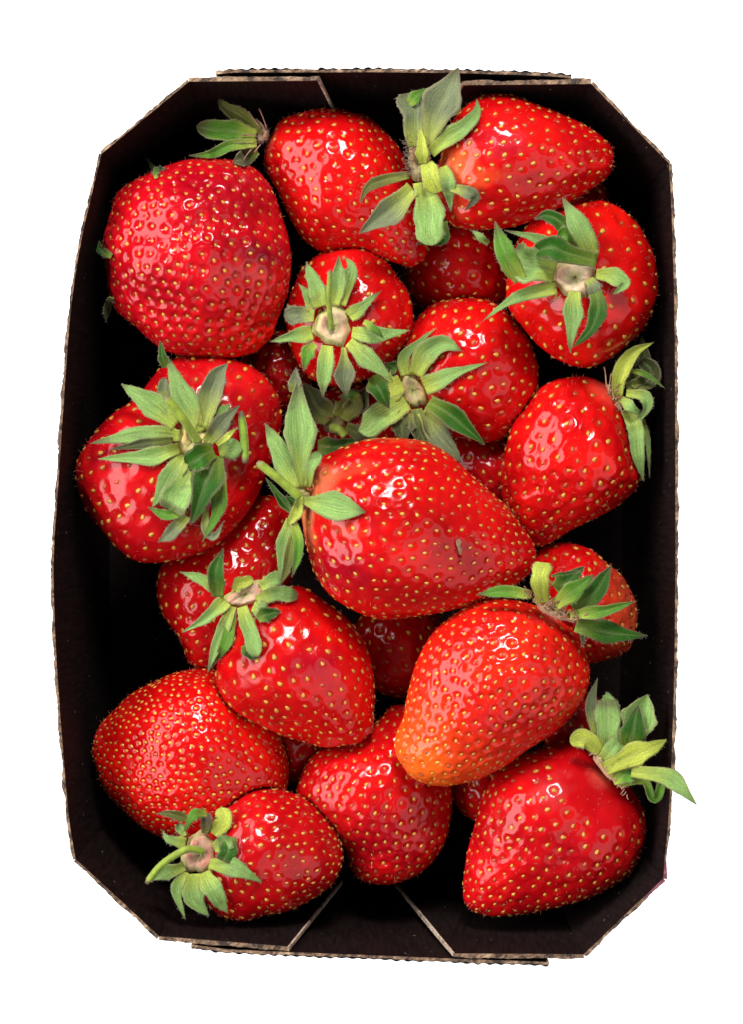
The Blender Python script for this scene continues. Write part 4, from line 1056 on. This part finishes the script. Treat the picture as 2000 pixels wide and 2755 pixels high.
# --- B24, sunken
_, z = calyx('B24', (900, 1140), (42, 30, 0.3), 0.6, (0.16, 0.12, 0.05), (0.16, 0.16, 0.03))
many('B24', [([(890, 1130), (849, 1086), (816, 1028)], 76, dict(c='S')),
             ([(915, 1125), (936, 1086), (924, 1068)], 76, dict(c='O', kind='r')),
             ([(971, 1084), (945, 1062), (909, 1069)], 30, dict(c='M', lift=1)),
             ([(930, 1110), (965, 1080), (990, 1040)], 56, dict(c='S')),
             ([(854, 1200), (900, 1200), (980, 1185)], 50, dict(c='D', lift=1)),
             ([(930, 1150), (970, 1165), (1010, 1180)], 40, dict(c='S')),
             ([(858, 1208), (880, 1225), (900, 1240)], 40, dict(c='M'))], z)
stem('B24', [(895, 1152), (912, 1155), (930, 1175)], 13, (0.5, 3, 3))
# --- B1, hidden crown: three slips of green at its left edge
b1 = BY['B1']; zb1 = b1['zc']
_, z = calyx('B1', (415, 500), (22, 22, 0), 0.0, (0.2, 0.25, 0.05), z0=-16)
many('B1', [([(420, 480), (412, 455), (395, 427)], 14, dict(c='M', end=-1)), ([(415, 470), (425, 456), (447, 455)], 16, dict(c='D')),
            ([(300, 690), (268, 672), (262, 640)], 22, dict(c='D')), ([(300, 800), (288, 835), (284, 866)], 20, dict(c='S'))], z)

# ------------------------------------------------------------------ a loose cut stem lying on the two-lobed strawberry
p = catmull([(648, 1106), (656, 1180), (660, 1246)], 14)
z = clear_z(px(p, 0.0)[:, :2] * (D + 0.004) / D, np.full(14, BY['B8']['ztop'] - 0.006), 13 * P)
z = np.full(14, z.max()) + np.linspace(0.0006, 0, 14)
w_ = px(p, 0.0); w_[:, :2] *= ((D - z) / D)[:, None]; w_[:, 2] = z
rr = np.array([5, 8, 10, 11, 11.5, 11.5, 11.5, 11.5, 11, 11, 10.5, 10.5, 10, 7.]) * P
co, fs = tube_np(w_, rr, 10)
col = np.tile(np.array((0.22, 0.36, 0.03)), (len(co), 1)); col[:20] = (0.12, 0.10, 0.05); col[-20:] = (0.20, 0.15, 0.07)
bs = w_.mean(0)
so = link('stem_piece', mesh_np('stem_piece', co - bs, fs, STEM, col)); so.location = bs
so['label'] = 'short loose piece of green stem lying on the two-lobed strawberry'; so['category'] = 'stem'

# ------------------------------------------------------------------ a dry flake stuck to the largest strawberry
fp = np.array([(1228, 1452), (1238, 1450), (1244, 1458), (1243, 1468), (1246, 1480), (1242, 1494), (1236, 1490), (1234, 1476), (1229, 1466)], float)
i_, j_ = gi(px(fp, 0.004)[:, :2]); zf = BY['B9']['top'][i_, j_].max() + 0.0003
fr = np.random.default_rng(4); q = px(fp, zf); q[:, 2] += 0.0002 * fr.random(len(fp)); n = len(fp)
fb = q.copy(); fb[:, 2] -= 0.00025; bs = q.mean(0)
co = np.concatenate([q, fb, [bs + np.array((0, 0, 0.0003))]])
fs = [(2 * n, k, (k + 1) % n) for k in range(n)] + [(k, n + k, n + (k + 1) % n, (k + 1) % n) for k in range(n)] + [tuple(range(n, 2 * n))]
col = np.tile((0.17, 0.085, 0.045), (len(co), 1)) * fr.uniform(0.5, 1.3, (len(co), 1))
fo = link('dry_flake', mesh_np('dry_flake', co - bs, fs, STEM, col, smooth=False)); fo.location = bs
fo['label'] = 'tiny dry brown flake stuck on the largest strawberry'; fo['category'] = 'flake'
